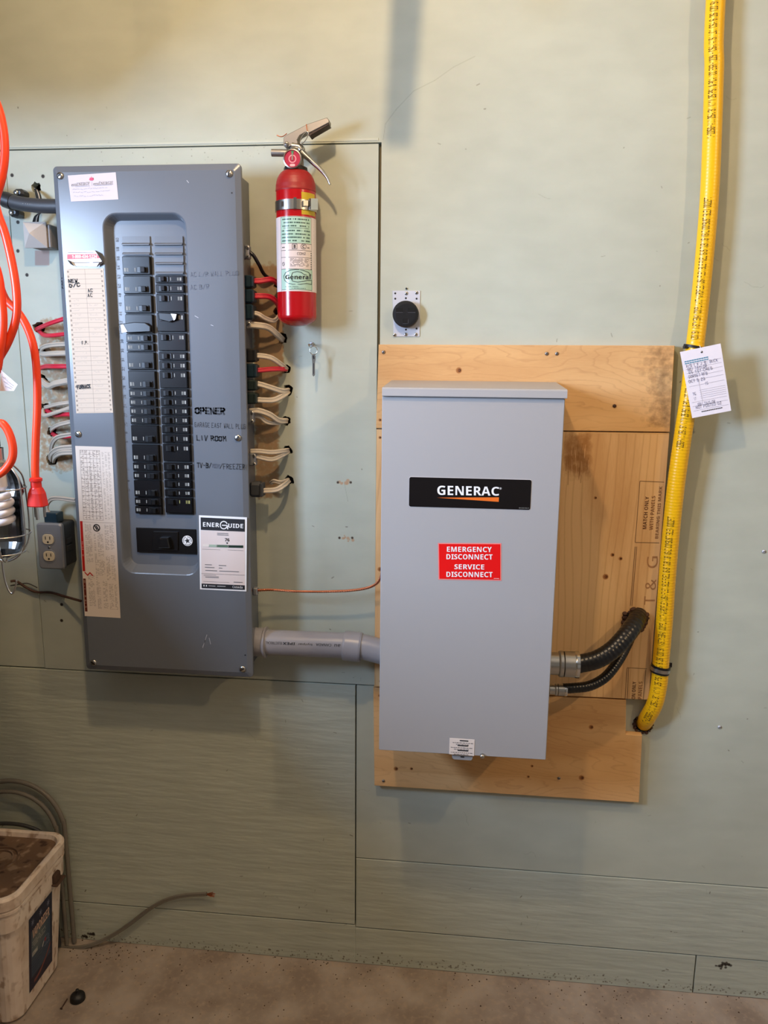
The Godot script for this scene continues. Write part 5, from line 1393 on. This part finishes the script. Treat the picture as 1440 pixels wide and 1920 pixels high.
# ---------------------------------------------------------------- cables beside the panel
func cable(label, group, px, m, r = 0.0052, flat = 0.5, called = "flat_cable", cat = "cable"):
	var pts = []
	for q in px: pts.append(P(q[0], q[1], q[2]))
	var t = thing(called, label, cat, pts[0], group)
	var st = begin(); tube(st, smooth(pts, 8), r, 12, flat, null, Vector3(0, 0.15, 1)); part("sheath", st, m, t)
	if flat < 0.9:
		st = begin()      # the groove between the conductors shows as a lighter ridge each side
		var base = smooth(pts, 8); var f = frames(base, Vector3(0, 0.15, 1))
		for s in [-1, 1]:
			var l = []
			for e in f: l.append(e[0] + e[1] * s * r * 0.52 + e[2] * r * flat * 0.55)
			tube(st, l, r * 0.36, 8)
		part("conductor_ridge", st, m, t)
	return t
func build_cables():
	var G = "cables between the panel's right side and the wall"
	var a = 0.05; var w = -0.006
	cable("red cable, upper of the pair behind the extinguisher's base", G, [[462, 526, a], [485, 527, a], [508, 524, 0.04], [518, 530, 0.02], [522, 534, w]], M.red_cable, 0.0058)
	cable("red cable, lower of the pair behind the extinguisher's base", G, [[462, 556, a], [485, 555, a], [506, 557, 0.04], [519, 568, 0.024], [523, 584, w]], M.red_cable, 0.0058)
	cable("thin white cable just below the red pair", G, [[464, 587, a], [482, 588, a], [498, 597, 0.04], [514, 601, 0.025], [524, 588, w]], M.white_cable, 0.0046)
	cable("thick white cable bending into the torn hole under the extinguisher", G, [[464, 609, a], [482, 610, a], [503, 614, 0.04], [519, 627, 0.024], [530, 637, w]], M.white_cable, 0.0068, 0.6)
	cable("white cable above the single red cable at middle connectors", G, [[466, 667, a], [486, 667, a], [508, 671, 0.04], [525, 682, 0.022], [538, 693, w]], M.white_cable, 0.0056)
	cable("single red cable between two white cables", G, [[466, 695, a], [488, 694, 0.048], [512, 692, 0.035], [528, 692, 0.018], [537, 692, w]], M.red_cable, 0.0052)
	cable("white cable, upper of the loop at dark green connector", G, [[466, 720, a], [484, 720, a], [508, 727, 0.04], [528, 733, 0.022], [541, 732, w]], M.white_cable, 0.0058)
	cable("white cable, lower of the loop at dark green connector", G, [[466, 748, a], [488, 750, a], [512, 750, 0.038], [530, 742, 0.02], [541, 734, w]], M.white_cable, 0.0058)
	cable("tan white cable arching over a smaller one into hole", G, [[468, 771, a], [484, 770, a], [505, 777, 0.04], [522, 788, 0.022], [538, 789, w]], M.white_cable, 0.0062)
	cable("small white cable tucked under the arching one", G, [[472, 778, 0.04], [488, 782, 0.04], [500, 791, 0.034], [518, 793, 0.02], [536, 790, w]], M.white_cable, 0.0046)
	cable("pale white cable running straight to the lower torn hole", G, [[470, 846, a], [486, 846, a], [508, 848, 0.04], [528, 846, 0.02], [541, 844, w]], M.white_cable, 0.005)
	cable("white cable sagging under the straight one to lower hole", G, [[474, 853, 0.045], [490, 858, 0.045], [510, 861, 0.035], [528, 854, 0.02], [541, 846, w]], M.white_cable, 0.0052)
	cable("white cable from the grey round connector, lowest on the panel", G, [[478, 920, a], [498, 920, a], [518, 918, 0.038], [532, 910, 0.022], [542, 901, w]], M.white_cable, 0.0056)
	cable("short white cable behind the lowest one at the same hole", G, [[508, 906, 0.012], [514, 902, 0.022], [526, 904, 0.022], [540, 899, w]], M.white_cable, 0.0045)
	cable("thin black cable running down from metal clamp beside panel", G, [[467, 472, 0.05], [476, 480, 0.05], [486, 497, 0.04], [497, 516, 0.02], [520, 530, w]], M.rubber, 0.0036, 1.0, "thin_cable")
	var H = "cables between the panel's left side and the wall"
	cable("dark red cable rising steeply at top of left cables", H, [[68, 618, w], [78, 613, 0.015], [95, 606, 0.04], [122, 597, 0.05]], M.red_cable, 0.0048)
	cable("dark red cable lying level below the steep one", H, [[72, 618, w], [82, 628, 0.015], [98, 629, 0.04], [124, 626, 0.05]], M.red_cable, 0.0048)
	cable("grey white cable curving over the level one, left side", H, [[78, 660, w], [80, 652, 0.015], [96, 647, 0.04], [126, 645, 0.05]], M.grey_cable, 0.005)
	cable("grey white cable lying level above the bright red one", H, [[76, 662, w], [84, 664, 0.015], [100, 663, 0.04], [128, 662, 0.05]], M.grey_cable, 0.006)
	cable("bright red cable alone in the middle of left cables", H, [[76, 690, -0.001], [86, 687, 0.015], [102, 687, 0.04], [130, 687, 0.05]], M.red_cable, 0.005)
	cable("stout grey cable leaving the ragged hole, left side", H, [[79, 714, w], [92, 724, 0.015], [106, 719, 0.04], [132, 714, 0.05]], M.grey_cable, 0.0075, 0.6)
	cable("grey cable, upper of three leaving one left hole", H, [[84, 764, w], [92, 762, 0.015], [108, 758, 0.04], [134, 754, 0.05]], M.grey_cable, 0.0045)
	cable("grey cable, drooping one of three leaving one left hole", H, [[80, 768, w], [84, 779, 0.015], [104, 774, 0.04], [134, 764, 0.05]], M.grey_cable, 0.005)
	cable("dark red cable under two grey ones, left side", H, [[86, 768, w], [102, 778, 0.02], [118, 777, 0.04], [136, 777, 0.05]], M.red_cable, 0.005)
	cable("grey cable looping upward over a dark red one", H, [[96, 808, w], [99, 803, 0.015], [112, 796, 0.04], [138, 790, 0.05]], M.grey_cable, 0.005)
	cable("dark red cable, lowest red one on the left side", H, [[98, 812, w], [106, 818, 0.02], [120, 819, 0.04], [138, 817, 0.05]], M.red_cable, 0.0045)
	cable("grey cable making a tall bend above the last hole", H, [[97, 858, w], [97, 836, 0.02], [108, 820, 0.04], [140, 814, 0.05]], M.grey_cable, 0.005)
	cable("grey cable, upper of the lowest pair on left side", H, [[95, 862, w], [97, 850, 0.02], [112, 841, 0.045], [142, 838, 0.05]], M.grey_cable, 0.006)
	cable("grey cable, lower of the lowest pair on left side", H, [[100, 864, w], [103, 856, 0.02], [116, 849, 0.045], [142, 848, 0.05]], M.grey_cable, 0.006)
	cable("grey cable bending over into the duplex outlet box", "", [[93, 966, 0.035], [87, 952, 0.035], [92, 939, 0.035], [105, 934, 0.04], [142, 938, 0.045]], M.grey_cable, 0.0052)
	# connectors on the panel's right side
	var C = "cable connectors on the panel's right side"
	for k in [["dark blue plastic connector gripping the upper red cable", 458, 476, 517, 541, "teal"], ["dark blue plastic connector gripping the lower red cable", 459, 477, 543, 569, "teal"], ["dark blue plastic connector gripping the thin white cable", 460, 476, 571, 600, "teal"], ["black plastic connector gripping a white cable above blue one", 462, 481, 654, 679, "black"], ["dark blue plastic connector gripping the single red cable", 463, 482, 682, 708, "teal"], ["dark green plastic connector gripping upper cable of the loop", 464, 482, 712, 732, "green"], ["dark green plastic connector gripping lower cable of the loop", 464, 482, 736, 757, "green"], ["grey rounded connector gripping the lowest white cable", 474, 493, 903, 931, "grey"]]:
		var z = 0.05; var p0 = P(k[1], k[4], z); var p1 = P(k[2], k[3], z)
		var t = thing("cable_connector", k[0], "connector", p0, C)
		var m = {"teal": M.teal, "black": M.black, "green": mat(rgb(26, 40, 38), 0.45), "grey": M.dark_pvc}[k[5]]
		var st = begin(); box(st, Vector3(p0.x - 0.006, p0.y, z - 0.014), Vector3(p1.x, p1.y, z + 0.013), 0.003 if k[5] != "grey" else 0.006); part("connector_body", st, m, t)
		st = begin(); box(st, Vector3(p1.x - 0.004, p0.y + 0.002, z - 0.011), Vector3(p1.x + 0.0022, p1.y - 0.002, z + 0.0145), 0.0015); part("clamp_wedge", st, m, t)
	var D = "metal cable clamps on the panel's right side"
	for k in [["steel cable clamp with thin black cable, topmost beside panel", 466, 474], ["steel cable clamp between blue connector and thick white cable", 468, 600], ["steel cable clamp at the arching tan cable", 474, 782], ["steel cable clamp at the straight pale cable", 478, 862]]:
		var p = P(k[1], k[2], 0.05); var t = thing("cable_clamp", k[0], "clamp", p, D)
		var st = begin(); box(st, p + Vector3(-0.012, -0.012, -0.01), p + Vector3(0.003, 0.014, 0.008), 0.002); part("clamp_body", st, M.galv, t)
		screw(t, p + Vector3(0.001, -0.008, 0.008), 0.0038, M.steel, 0.7, "clamp_screw"); screw(t, p + Vector3(0.001, 0.009, 0.008), 0.0038, M.steel, 1.7, "clamp_screw")
	# thin bell wires
	var wb = thing("wire_bundle", "bundle of thin dark wires looping out of wall behind dark conduit", "wires", P(68, 352, 0.0))
	for k in 4:
		var pts = []
		for q in [[68 - k, 352 + k, w], [67 + k * 2, 360, 0.012], [74 + k * 2 - 3, 376, 0.03], [77 - k, 396, 0.035], [66 + k * 2, 406, 0.03], [62 + k * 3, 417, 0.02]]: pts.append(P(q[0], q[1], q[2]))
		var st = begin(); tube(st, smooth(pts, 8), 0.0016, 10); part("wire", st, [M.black, M.box_grey, M.grey_cable, M.black][k], wb)
	cable("thin brown twisted wire running across to panel's lower left", "", [[20, 1090, 0.02], [31, 1090, 0.012], [50, 1102, 0.006], [68, 1110, 0.005], [95, 1111, 0.008], [120, 1118, 0.015], [152, 1127, 0.04]], M.brown, 0.0028, 1.0, "thin_wire", "wire")
	cable("thin dark wire beside brown one under the duplex outlet", "", [[20, 1098, 0.004], [34, 1096, 0.006], [52, 1094, 0.006], [70, 1102, 0.004]], M.box_grey, 0.0013, 1.0, "thin_wire", "wire")

# ---------------------------------------------------------------- orange cord and work light hanging in front
func build_cord_and_lamp():
	var z = 0.5
	var hk = thing("cord_hanger", "steel bracket arm with hook on side wall carrying orange cord", "bracket", Vector3(-1.5, 1.92, z))
	var hx = P(-70, 130, z)
	var st = begin(); tube(st, smooth([Vector3(-1.5, hx.y + 0.03, z), Vector3(hx.x - 0.05, hx.y + 0.03, z), Vector3(hx.x, hx.y + 0.005, z), Vector3(hx.x + 0.03, hx.y + 0.03, z)], 8), 0.007, 12); part("arm", st, M.galv, hk)
	st = begin(); box(st, Vector3(-1.499, hx.y - 0.03, z - 0.03), Vector3(-1.49, hx.y + 0.09, z + 0.03), 0.002); part("base_plate", st, M.galv, hk)
	var t = thing("extension_cord", "bright orange extension cord hanging in loops with moulded plug", "cord", P(67, 970, z))
	var runs = [
		[[-70, 118, z], [-40, 140, z], [-8, 190, z], [6, 240, z], [9, 290, z], [3, 335, z], [-8, 375, z], [-4, 400, z + 0.01], [10, 440, z + 0.01], [24, 500, z + 0.01], [31, 550, z + 0.01], [31, 590, z + 0.01], [22, 625, z + 0.01], [4, 662, z + 0.01], [-20, 690, z], [-60, 640, z], [-75, 400, z], [-70, 135, z]],
		[[-70, 120, z - 0.02], [-50, 250, z - 0.02], [-20, 440, z - 0.02], [-4, 520, z - 0.02], [10, 560, z - 0.02], [32, 583, z - 0.02], [50, 612, z - 0.02], [63, 650, z - 0.02], [69, 700, z - 0.02], [70, 760, z - 0.02], [67, 830, z - 0.02], [66, 880, z - 0.02], [67, 905, z - 0.02]],
		[[-75, 120, z + 0.02], [-40, 420, z + 0.02], [-6, 505, z + 0.02], [3, 560, z + 0.02], [6, 610, z + 0.02], [0, 660, z + 0.02], [-12, 700, z + 0.02], [-60, 660, z + 0.02], [-80, 300, z + 0.02], [-72, 125, z + 0.02]]]
	for r in runs:
		var pts = []
		for q in r: pts.append(P(q[0], q[1], q[2]))
		st = begin(); tube(st, smooth(pts, 10), 0.0058, 16); part("cord", st, M.orange, t)
	var zp = z - 0.02
	st = begin()
	var top = P(67, 897, zp); var X = along(top, Vector3(0, -1, 0))
	lathe(st, [Vector2(0.006, -0.002), Vector2(0.0095, 0), Vector2(0.0095, 0.004), Vector2(0.0078, 0.005), Vector2(0.0082, 0.014), Vector2(0.009, 0.016)], X, 20)
	var plug = part("plug", st, M.plug, t)
	st = begin()
	var y0 = top.y - 0.015; var y1 = P(67, 949, zp).y
	loft(st, [at_y(rr(top.x - 0.0082, zp - 0.0082, top.x + 0.0082, zp + 0.0082, 0.005, 4), y0), at_y(rr(top.x - 0.011, zp - 0.0095, top.x + 0.011, zp + 0.0095, 0.004, 4), y0 - 0.008), at_y(rr(top.x - 0.0135, zp - 0.0105, top.x + 0.0135, zp + 0.0105, 0.004, 4), y1 + 0.0015), at_y(rr(top.x - 0.0125, zp - 0.0095, top.x + 0.0125, zp + 0.0095, 0.004, 4), y1)], true, true, true)
	part("plug_body", st, M.plug, plug)
	st = begin(); tube(st, [Vector3(top.x, y1 + 0.002, zp + 0.005), Vector3(top.x + 0.001, P(69, 973, zp).y, zp + 0.005)], 0.0026, 12); part("ground_pin", st, M.chrome, plug)
	for s in [-1, 1]:
		st = begin(); box(st, Vector3(top.x + s * 0.0075 - 0.0008, y1 - 0.018, zp - 0.008), Vector3(top.x + s * 0.0075 + 0.0008, y1 + 0.002, zp - 0.002), 0.0003); part("blade", st, M.cast, plug)
	st = begin(); var tg = [P(2, 694, z + 0.03), P(33, 721, z + 0.026), P(26, 733, z + 0.026), P(0, 733, z + 0.03)]
	quad(st, tg[0], tg[1], tg[2], tg[3], Vector3(0, 0, 1)); var tag = part("cord_tag", st, mat(rgb(226, 214, 214), 0.5), t, "small white tag on the cord")
	st = begin(); for k in 3: lineP(st, 4 + k * 3, 706 + k * 9, 26 - k * 2, 724 + k * 3, 0.0008, z + 0.031)
	part("tag_print", st, M.print_grey, tag)
	# work light: handle, guard and compact fluorescent bulb
	var cx = P(3, 960, z).x
	var w = thing("work_light", "hanging work light with wire guard, white spiral bulb and black handle", "lamp", Vector3(cx, P(3, 1110, z).y, z))
	var Y = func(py): return P(3, py, z).y
	st = begin(); lathe(st, [Vector2(0.007, Y.call(690)), Vector2(0.0115, Y.call(700)), Vector2(0.0125, Y.call(760)), Vector2(0.0115, Y.call(790)), Vector2(0.014, Y.call(800)), Vector2(0.014, Y.call(838)), Vector2(0.01, Y.call(842))], Transform3D(Basis(), Vector3(cx - 0.009, 0, z)), 24); part("handle", st, M.black, w)
	st = begin(); lathe(st, [Vector2(0.0135, Y.call(840)), Vector2(0.0135, Y.call(862)), Vector2(0.017, Y.call(866)), Vector2(0.017, Y.call(872)), Vector2(0.012, Y.call(874))], Transform3D(Basis(), Vector3(cx - 0.004, 0, z)), 24); part("guard_collar", st, M.steel, w)
	var bx = cx - 0.002
	st = begin(); lathe(st, [Vector2(0.01, Y.call(868)), Vector2(0.0135, Y.call(882)), Vector2(0.0135, Y.call(912)), Vector2(0.008, Y.call(922))], Transform3D(Basis(), Vector3(bx, 0, z)), 24); var bulb = part("bulb_base", st, M.cfl, w)
	st = begin()
	var hel = []
	for i in 121:
		var u = i / 120.0; var a = u * TAU * 3.4; var r = 0.0155
		hel.append(Vector3(bx + cos(a) * r, lerpf(Y.call(928), Y.call(980), u), z + sin(a) * r))
	tube(st, hel, 0.0058, 12); part("spiral_tube", st, M.cfl, bulb)
	# polished half reflector behind the bulb
	st = begin()
	var shell = []
	for i in 15:
		var u = i / 14.0; var ring = []
		var yy = lerpf(Y.call(872), Y.call(1046), u); var rad = 0.0365 * pow(sin(clampf(u * 0.93 + 0.07, 0, 1) * PI * 0.5 if u < 0.3 else 1.0), 1.0) * (1.0 if u < 0.8 else sqrt(maxf(0.02, 1.0 - pow((u - 0.8) / 0.2, 2))))
		if u < 0.3: rad = lerpf(0.017, 0.0365, sin(u / 0.3 * PI / 2))
		for j in 15:
			var a = PI + PI * j / 14.0; ring.append(Vector3(cx + cos(a) * rad, yy, z + sin(a) * rad * 0.8))
		shell.append(ring)
	for i in 14:
		for j in 14:
			var n = ((shell[i][j + 1] - shell[i][j]).cross(shell[i + 1][j] - shell[i][j]))
			if n.length() < 1e-9: continue
			n = n.normalized(); quad(st, shell[i][j], shell[i][j + 1], shell[i + 1][j + 1], shell[i + 1][j], n)
	part("reflector", st, mat(rgb(120, 120, 118), 0.22, 1.0), w)
	for k in 6:           # guard wires from collar to the bottom
		var a = TAU * k / 6 + 0.15
		var pts = []
		for q in [[868, 0.016], [882, 0.028], [900, 0.036], [940, 0.039], [990, 0.04], [1022, 0.036], [1042, 0.022], [1052, 0.004]]: pts.append(Vector3(cx + cos(a) * q[1], Y.call(q[0]), z + sin(a) * q[1]))
		st = begin(); tube(st, smooth(pts, 5), 0.0013, 8); part("guard_wire", st, M.steel, w)
	for q in [[915, 0.0375], [1000, 0.0395], [1034, 0.03]]:
		var ring = []
		for i in 33: ring.append(Vector3(cx + cos(TAU * i / 32) * q[1], Y.call(q[0]), z + sin(TAU * i / 32) * q[1]))
		st = begin(); tube(st, ring, 0.0012, 8); part("guard_ring", st, M.steel, w)
	st = begin(); tube(st, smooth([P(4, 1052, z), P(6, 1070, z), P(10, 1090, z), P(17, 1108, z), P(24, 1112, z), P(29, 1100, z), P(31, 1088, z)], 6), 0.0014, 8); part("hanging_hook", st, M.steel, w)
	st = begin()
	var lp = []
	for q in [[-8, 893], [8, 882], [22, 862], [24, 838], [17, 812], [6, 795], [-10, 785], [-30, 720], [-65, 500], [-95, 120]]: lp.append(P(q[0], q[1], z + 0.045))
	tube(st, smooth(lp, 8), 0.0058, 16); part("power_cord", st, M.orange, w)

# ---------------------------------------------------------------- bucket
func build_bucket():
	var far = PF(121, 1808); var near = PF(36, 1910)
	var xb = (far.x + near.x) / 2; var zb0 = far.z - 0.012; var zb1 = near.z + 0.02
	var H = 0.325
	var wx = 0.21; var grow = 0.024
	var t = thing("plastic_pail", "grimy white square plastic pail with lid and blue label on floor", "bucket", Vector3(xb - wx / 2, 0, (zb0 + zb1) / 2))
	var lp = func(y, o, r): return at_y(rr(xb - wx - o, zb0 - o, xb + o, zb1 + o, r, 6), y)
	var st = begin()
	var loops = [lp.call(0.0005, -0.01, 0.03), lp.call(0.003, -0.003, 0.034), lp.call(0.008, 0.0, 0.035)]
	for k in 7: loops.append(lp.call(0.008 + (H * 0.76 - 0.008) * (k + 1) / 7.0, grow * 0.72 * (k + 1) / 7.0, 0.035))
	loft(st, loops, true, false, true); var body = part("pail_body", st, M.bucket, t)
	st = begin()          # stepped collar bands below the lid
	var o = grow * 0.72
	loft(st, [lp.call(H * 0.74, o, 0.035), lp.call(H * 0.745, o + 0.004, 0.036), lp.call(H * 0.85, o + 0.005, 0.036), lp.call(H * 0.855, o + 0.002, 0.036), lp.call(H * 0.875, o + 0.002, 0.036), lp.call(H * 0.88, o + 0.008, 0.038), lp.call(H * 0.9, o + 0.008, 0.038), lp.call(H * 0.905, o + 0.003, 0.037), lp.call(H * 0.92, o + 0.003, 0.037)], false, false, true); part("collar", st, M.bucket, t)
	st = begin()
	loft(st, [lp.call(H * 0.91, o + 0.003, 0.037), lp.call(H * 0.915, o + 0.009, 0.04), lp.call(H * 0.985, o + 0.01, 0.04), lp.call(H, o + 0.007, 0.039), lp.call(H * 1.002, o + 0.002, 0.038), lp.call(H * 0.995, o - 0.002, 0.036), lp.call(H * 0.965, o - 0.005, 0.034)], false, false, true); var lid = part("lid_rim", st, M.bucket, t)
	st = begin(); loft(st, [lp.call(H * 0.965, o - 0.005, 0.034), lp.call(H * 0.966, o - 0.012, 0.03)], false, true, true); part("lid_top", st, M.dirt, lid, "brown dirt-covered lid top")
	var sc = PF(-6, 1612, H * 0.97)
	for q in [[0.042, 0.048], [0.031, 0.036]]:
		st = begin(); lathe(st, [Vector2(q[0], 0), Vector2(q[0] + 0.001, 0.004), Vector2(q[1] - 0.001, 0.004), Vector2(q[1], 0)], Transform3D(Basis(), Vector3(sc.x, H * 0.966, sc.z)), 32); part("spout_ring", st, M.dirt, lid)
	# label on the right-hand face
	var face = func(u, v, lift):     # u: 0 near the camera .. 1 far; v: height fraction
		var y = v * H; var off = grow * 0.72 * clampf((y - 0.008) / (H * 0.76 - 0.008), 0, 1)
		return Vector3(xb + off + lift, y, lerpf(zb1 - 0.028, zb0 + 0.022, u))
	var im = Image.create(192, 256, false, Image.FORMAT_RGB8)
	im.fill(rgb(22, 24, 50))
	for y in range(52, 214):
		for x in range(18, 176): im.set_pixel(x, y, rgb(48, 66, 86).lerp(rgb(104, 110, 108), clampf(1.0 - Vector2(x - 70, (y - 100) * 1.1).length() / 90.0, 0, 1)))
	for k in 6: dline(im, Vector2(24, 150 + k * 10), Vector2(104 - k * 8, 150 + k * 10), 1.4, rgb(30, 44, 74))
	for k in 3:
		for a in 4: dline(im, Vector2(30 + k * 64, 24) - Vector2(cos(a * PI / 4), sin(a * PI / 4)) * 11, Vector2(30 + k * 64, 24) + Vector2(cos(a * PI / 4), sin(a * PI / 4)) * 11, 1.2, rgb(120, 122, 140))
	for k in 40: dline(im, Vector2(40 + k * 3.4, 232 - pow(k / 40.0, 2.0) * 60), Vector2(40 + k * 3.4, 240 - pow(k / 40.0, 2.0) * 60), 2.0, rgb(120, 62, 56))
	print_lines(im, 26, 92, 110, 24, rgb(150, 148, 140), 3, 0.8); print_lines(im, 112, 128, 54, 40, rgb(96, 110, 130), 5, 0.7)
	im.fill_rect(Rect2i(24, 128, 44, 14), rgb(168, 166, 156)); print_lines(im, 26, 130, 40, 10, rgb(60, 70, 90), 2, 0.6)
	dab(im, 132, 140, 7, rgb(150, 40, 50)); dline(im, Vector2(108, 152), Vector2(118, 142), 3, rgb(190, 186, 176))
	var lm = mat(Color.WHITE, 0.4); lm.albedo_texture = tex(im)
	st = begin(); quad(st, face.call(0.12, 0.70, 0.0006), face.call(0.80, 0.70, 0.0006), face.call(0.80, 0.13, 0.0006), face.call(0.12, 0.13, 0.0006), Vector3(1, 0, 0)); var lb = part("pail_label", st, lm, t, "dark blue printed label with worn lettering")
	word(lb, "VAPORIZER", func(q): return face.call(0.46 + q.x * 0.5, 0.565 + q.y * 0.07 + q.x * 0.02, 0.0013), Vector3(1, 0, 0), mat(rgb(206, 172, 150), 0.5), 700)
	# grime streaks and a strand of string on the near corner
	st = begin()
	var gl = []
	for q in [[0.9, 0.62], [0.8, 0.6], [0.86, 0.56], [1.0, 0.5], [1.06, 0.45], [0.98, 0.46], [0.9, 0.58]]: gl.append(Vector3(xb - 0.045 * (q[0] - 0.4), q[1] * H, zb1 + 0.0145))
	tube(st, smooth(gl, 5), 0.0009, 6); part("dried_string", st, M.grime, t)
	st = begin(); box(st, Vector3(xb + 0.02, H * 0.75, zb0 + 0.02), Vector3(xb + 0.036, H * 0.765, zb0 + 0.06), 0.002); box(st, Vector3(xb + 0.018, H * 0.76, zb0 + 0.03), Vector3(xb + 0.03, H * 0.83, zb0 + 0.055), 0.003); part("handle_lug", st, M.grime, t)

# ---------------------------------------------------------------- odds and ends on and near the floor
func build_small():
	cable("grey cable with cut end rising off the floor against wall", "", [[100, 1776, 0.03], [140, 1777, 0.03], [170, 1772, 0.026], [205, 1757, 0.014], [240, 1735, 0.01], [278, 1706, 0.01], [310, 1688, 0.011], [345, 1679, 0.012], [388, 1676, 0.014]], M.old_cable, 0.0048, 0.75)
	var p = P(394, 1677, 0.014)
	var t = thing("frayed_wire_end", "frayed copper strands at the cut end of grey cable", "wire end", p)
	var st = begin()
	for k in 9: tube(st, [P(386, 1676.5, 0.014), P(400 + rng.randf_range(-4, 4), 1677 + rng.randf_range(-4, 5), 0.014 + rng.randf_range(-0.004, 0.006))], 0.001, 5)
	part("strands", st, M.copper, t)
	# hoops of grey cable behind the pail
	for k in 3:
		var pts = []
		for i in 13:
			var a = lerpf(0.1, PI * 0.75, i / 12.0)
			pts.append(P(18 - k * 4 + cos(a) * (104 - k * 10), 1570 + k * 8 - sin(a) * (106 - k * 12 - (40 if k == 2 else 0)), 0.018 + k * 0.009))
		pts.insert(0, Vector3(pts[0].x + 0.003, 0.006, pts[0].z))
		var q = thing("coiled_cable", ["outer hoop of old grey cable standing behind pail", "inner hoop of old grey cable standing behind pail", "low flat hoop of dark cable standing behind pail"][k], "cable", pts[0], "cable hoops behind the pail")
		st = begin(); tube(st, smooth(pts, 6), 0.0055 - k * 0.0005, 12); part("sheath", st, M.old_cable if k < 2 else M.box_grey, q)
	# black rubber cap on the floor
	var c = PF(146, 1874)
	var cp = thing("rubber_cap", "round black rubber cap with stem lying on concrete floor", "cap", c)
	st = begin(); lathe(st, arcs([Vector2(0.0, 0.0006), Vector2(0.015, 0.0006), Vector2(0.0165, 0.004), Vector2(0.015, 0.012), Vector2(0.008, 0.017), Vector2(0.004, 0.018), Vector2(0.0035, 0.026), Vector2(0, 0.027)]), Transform3D(Basis(), c), 24); part("cap_body", st, M.black, cp)
	var n0 = PF(126, 1873, 0.002); var n1 = PF(115, 1891, 0.002)
	var nl = thing("nail", "rusty dark nail lying on floor beside black rubber cap", "nail", n1)
	st = begin(); tube(st, [n0, n1], 0.0014, 8); tube(st, [n1, n1 + (n1 - n0).normalized() * 0.001], 0.003, 10); part("nail_shaft", st, M.grime, nl)
	# screws in the painted wall
	for s in [["small screw head in the wall right of the yellow tubing's end", 1349, 1363], ["small screw head in painted wall at far right of boards", 1432, 1034]]:
		var w = thing("wall_screw", s[0], "screw", P(s[1], s[2], 0.0), "screws in the painted wall")
		screw(w, P(s[1], s[2], 0.0005), 0.0035, M.zinc, 0.4, "screw_head")
	for s in [["screw in the top left corner of the top board", 719, 660, 0.9], ["left one of two screws near the top board's upper edge", 1025, 663, 0.5], ["right one of two screws near the top board's upper edge", 1044, 663, 1.1], ["dark screw in the top board above the pale board", 1152, 761, 0.3], ["screw in the bottom left corner of the notched board", 719, 1464, 0.6], ["dark screw in the notched board's lower right", 1048, 1459, 0.2]]:
		var w = thing("board_screw", s[0], "screw", P(s[1], s[2], 0.018), "screws in the boards")
		screw(w, P(s[1], s[2], 0.0182), 0.0034, M.cast if s[1] != 1152 else M.brown, s[3], "screw_head")
	# crumbs of dirt along the wall's foot
	st = begin()
	for k in 240:
		var px = rng.randf_range(110, 1440); var q = Vector3(P(px, 1700, 0).x, 0, absf(rng.randfn(0, 0.03)) + 0.002); var r = rng.randf_range(0.0006, 0.002)
		if k > 170: q.z = rng.randf_range(0.02, 0.3)
		if k < 50: q = PF(rng.randfn(185, 40), 1790 + rng.randfn(0, 10)); q.z = maxf(q.z, 0.004)
		lathe(st, [Vector2(r, 0.0002), Vector2(r * 0.7, r * 0.7), Vector2(0, r)], Transform3D(Basis(Vector3.UP, rng.randf() * 3), Vector3(q.x, 0, q.z)), 5)
	var cr = part("dirt_crumbs", st, M.grime, self)
	cr.set_meta("kind", "stuff"); cr.set_meta("label", "crumbs of dirt scattered along the foot of wall"); cr.set_meta("category", "dirt")
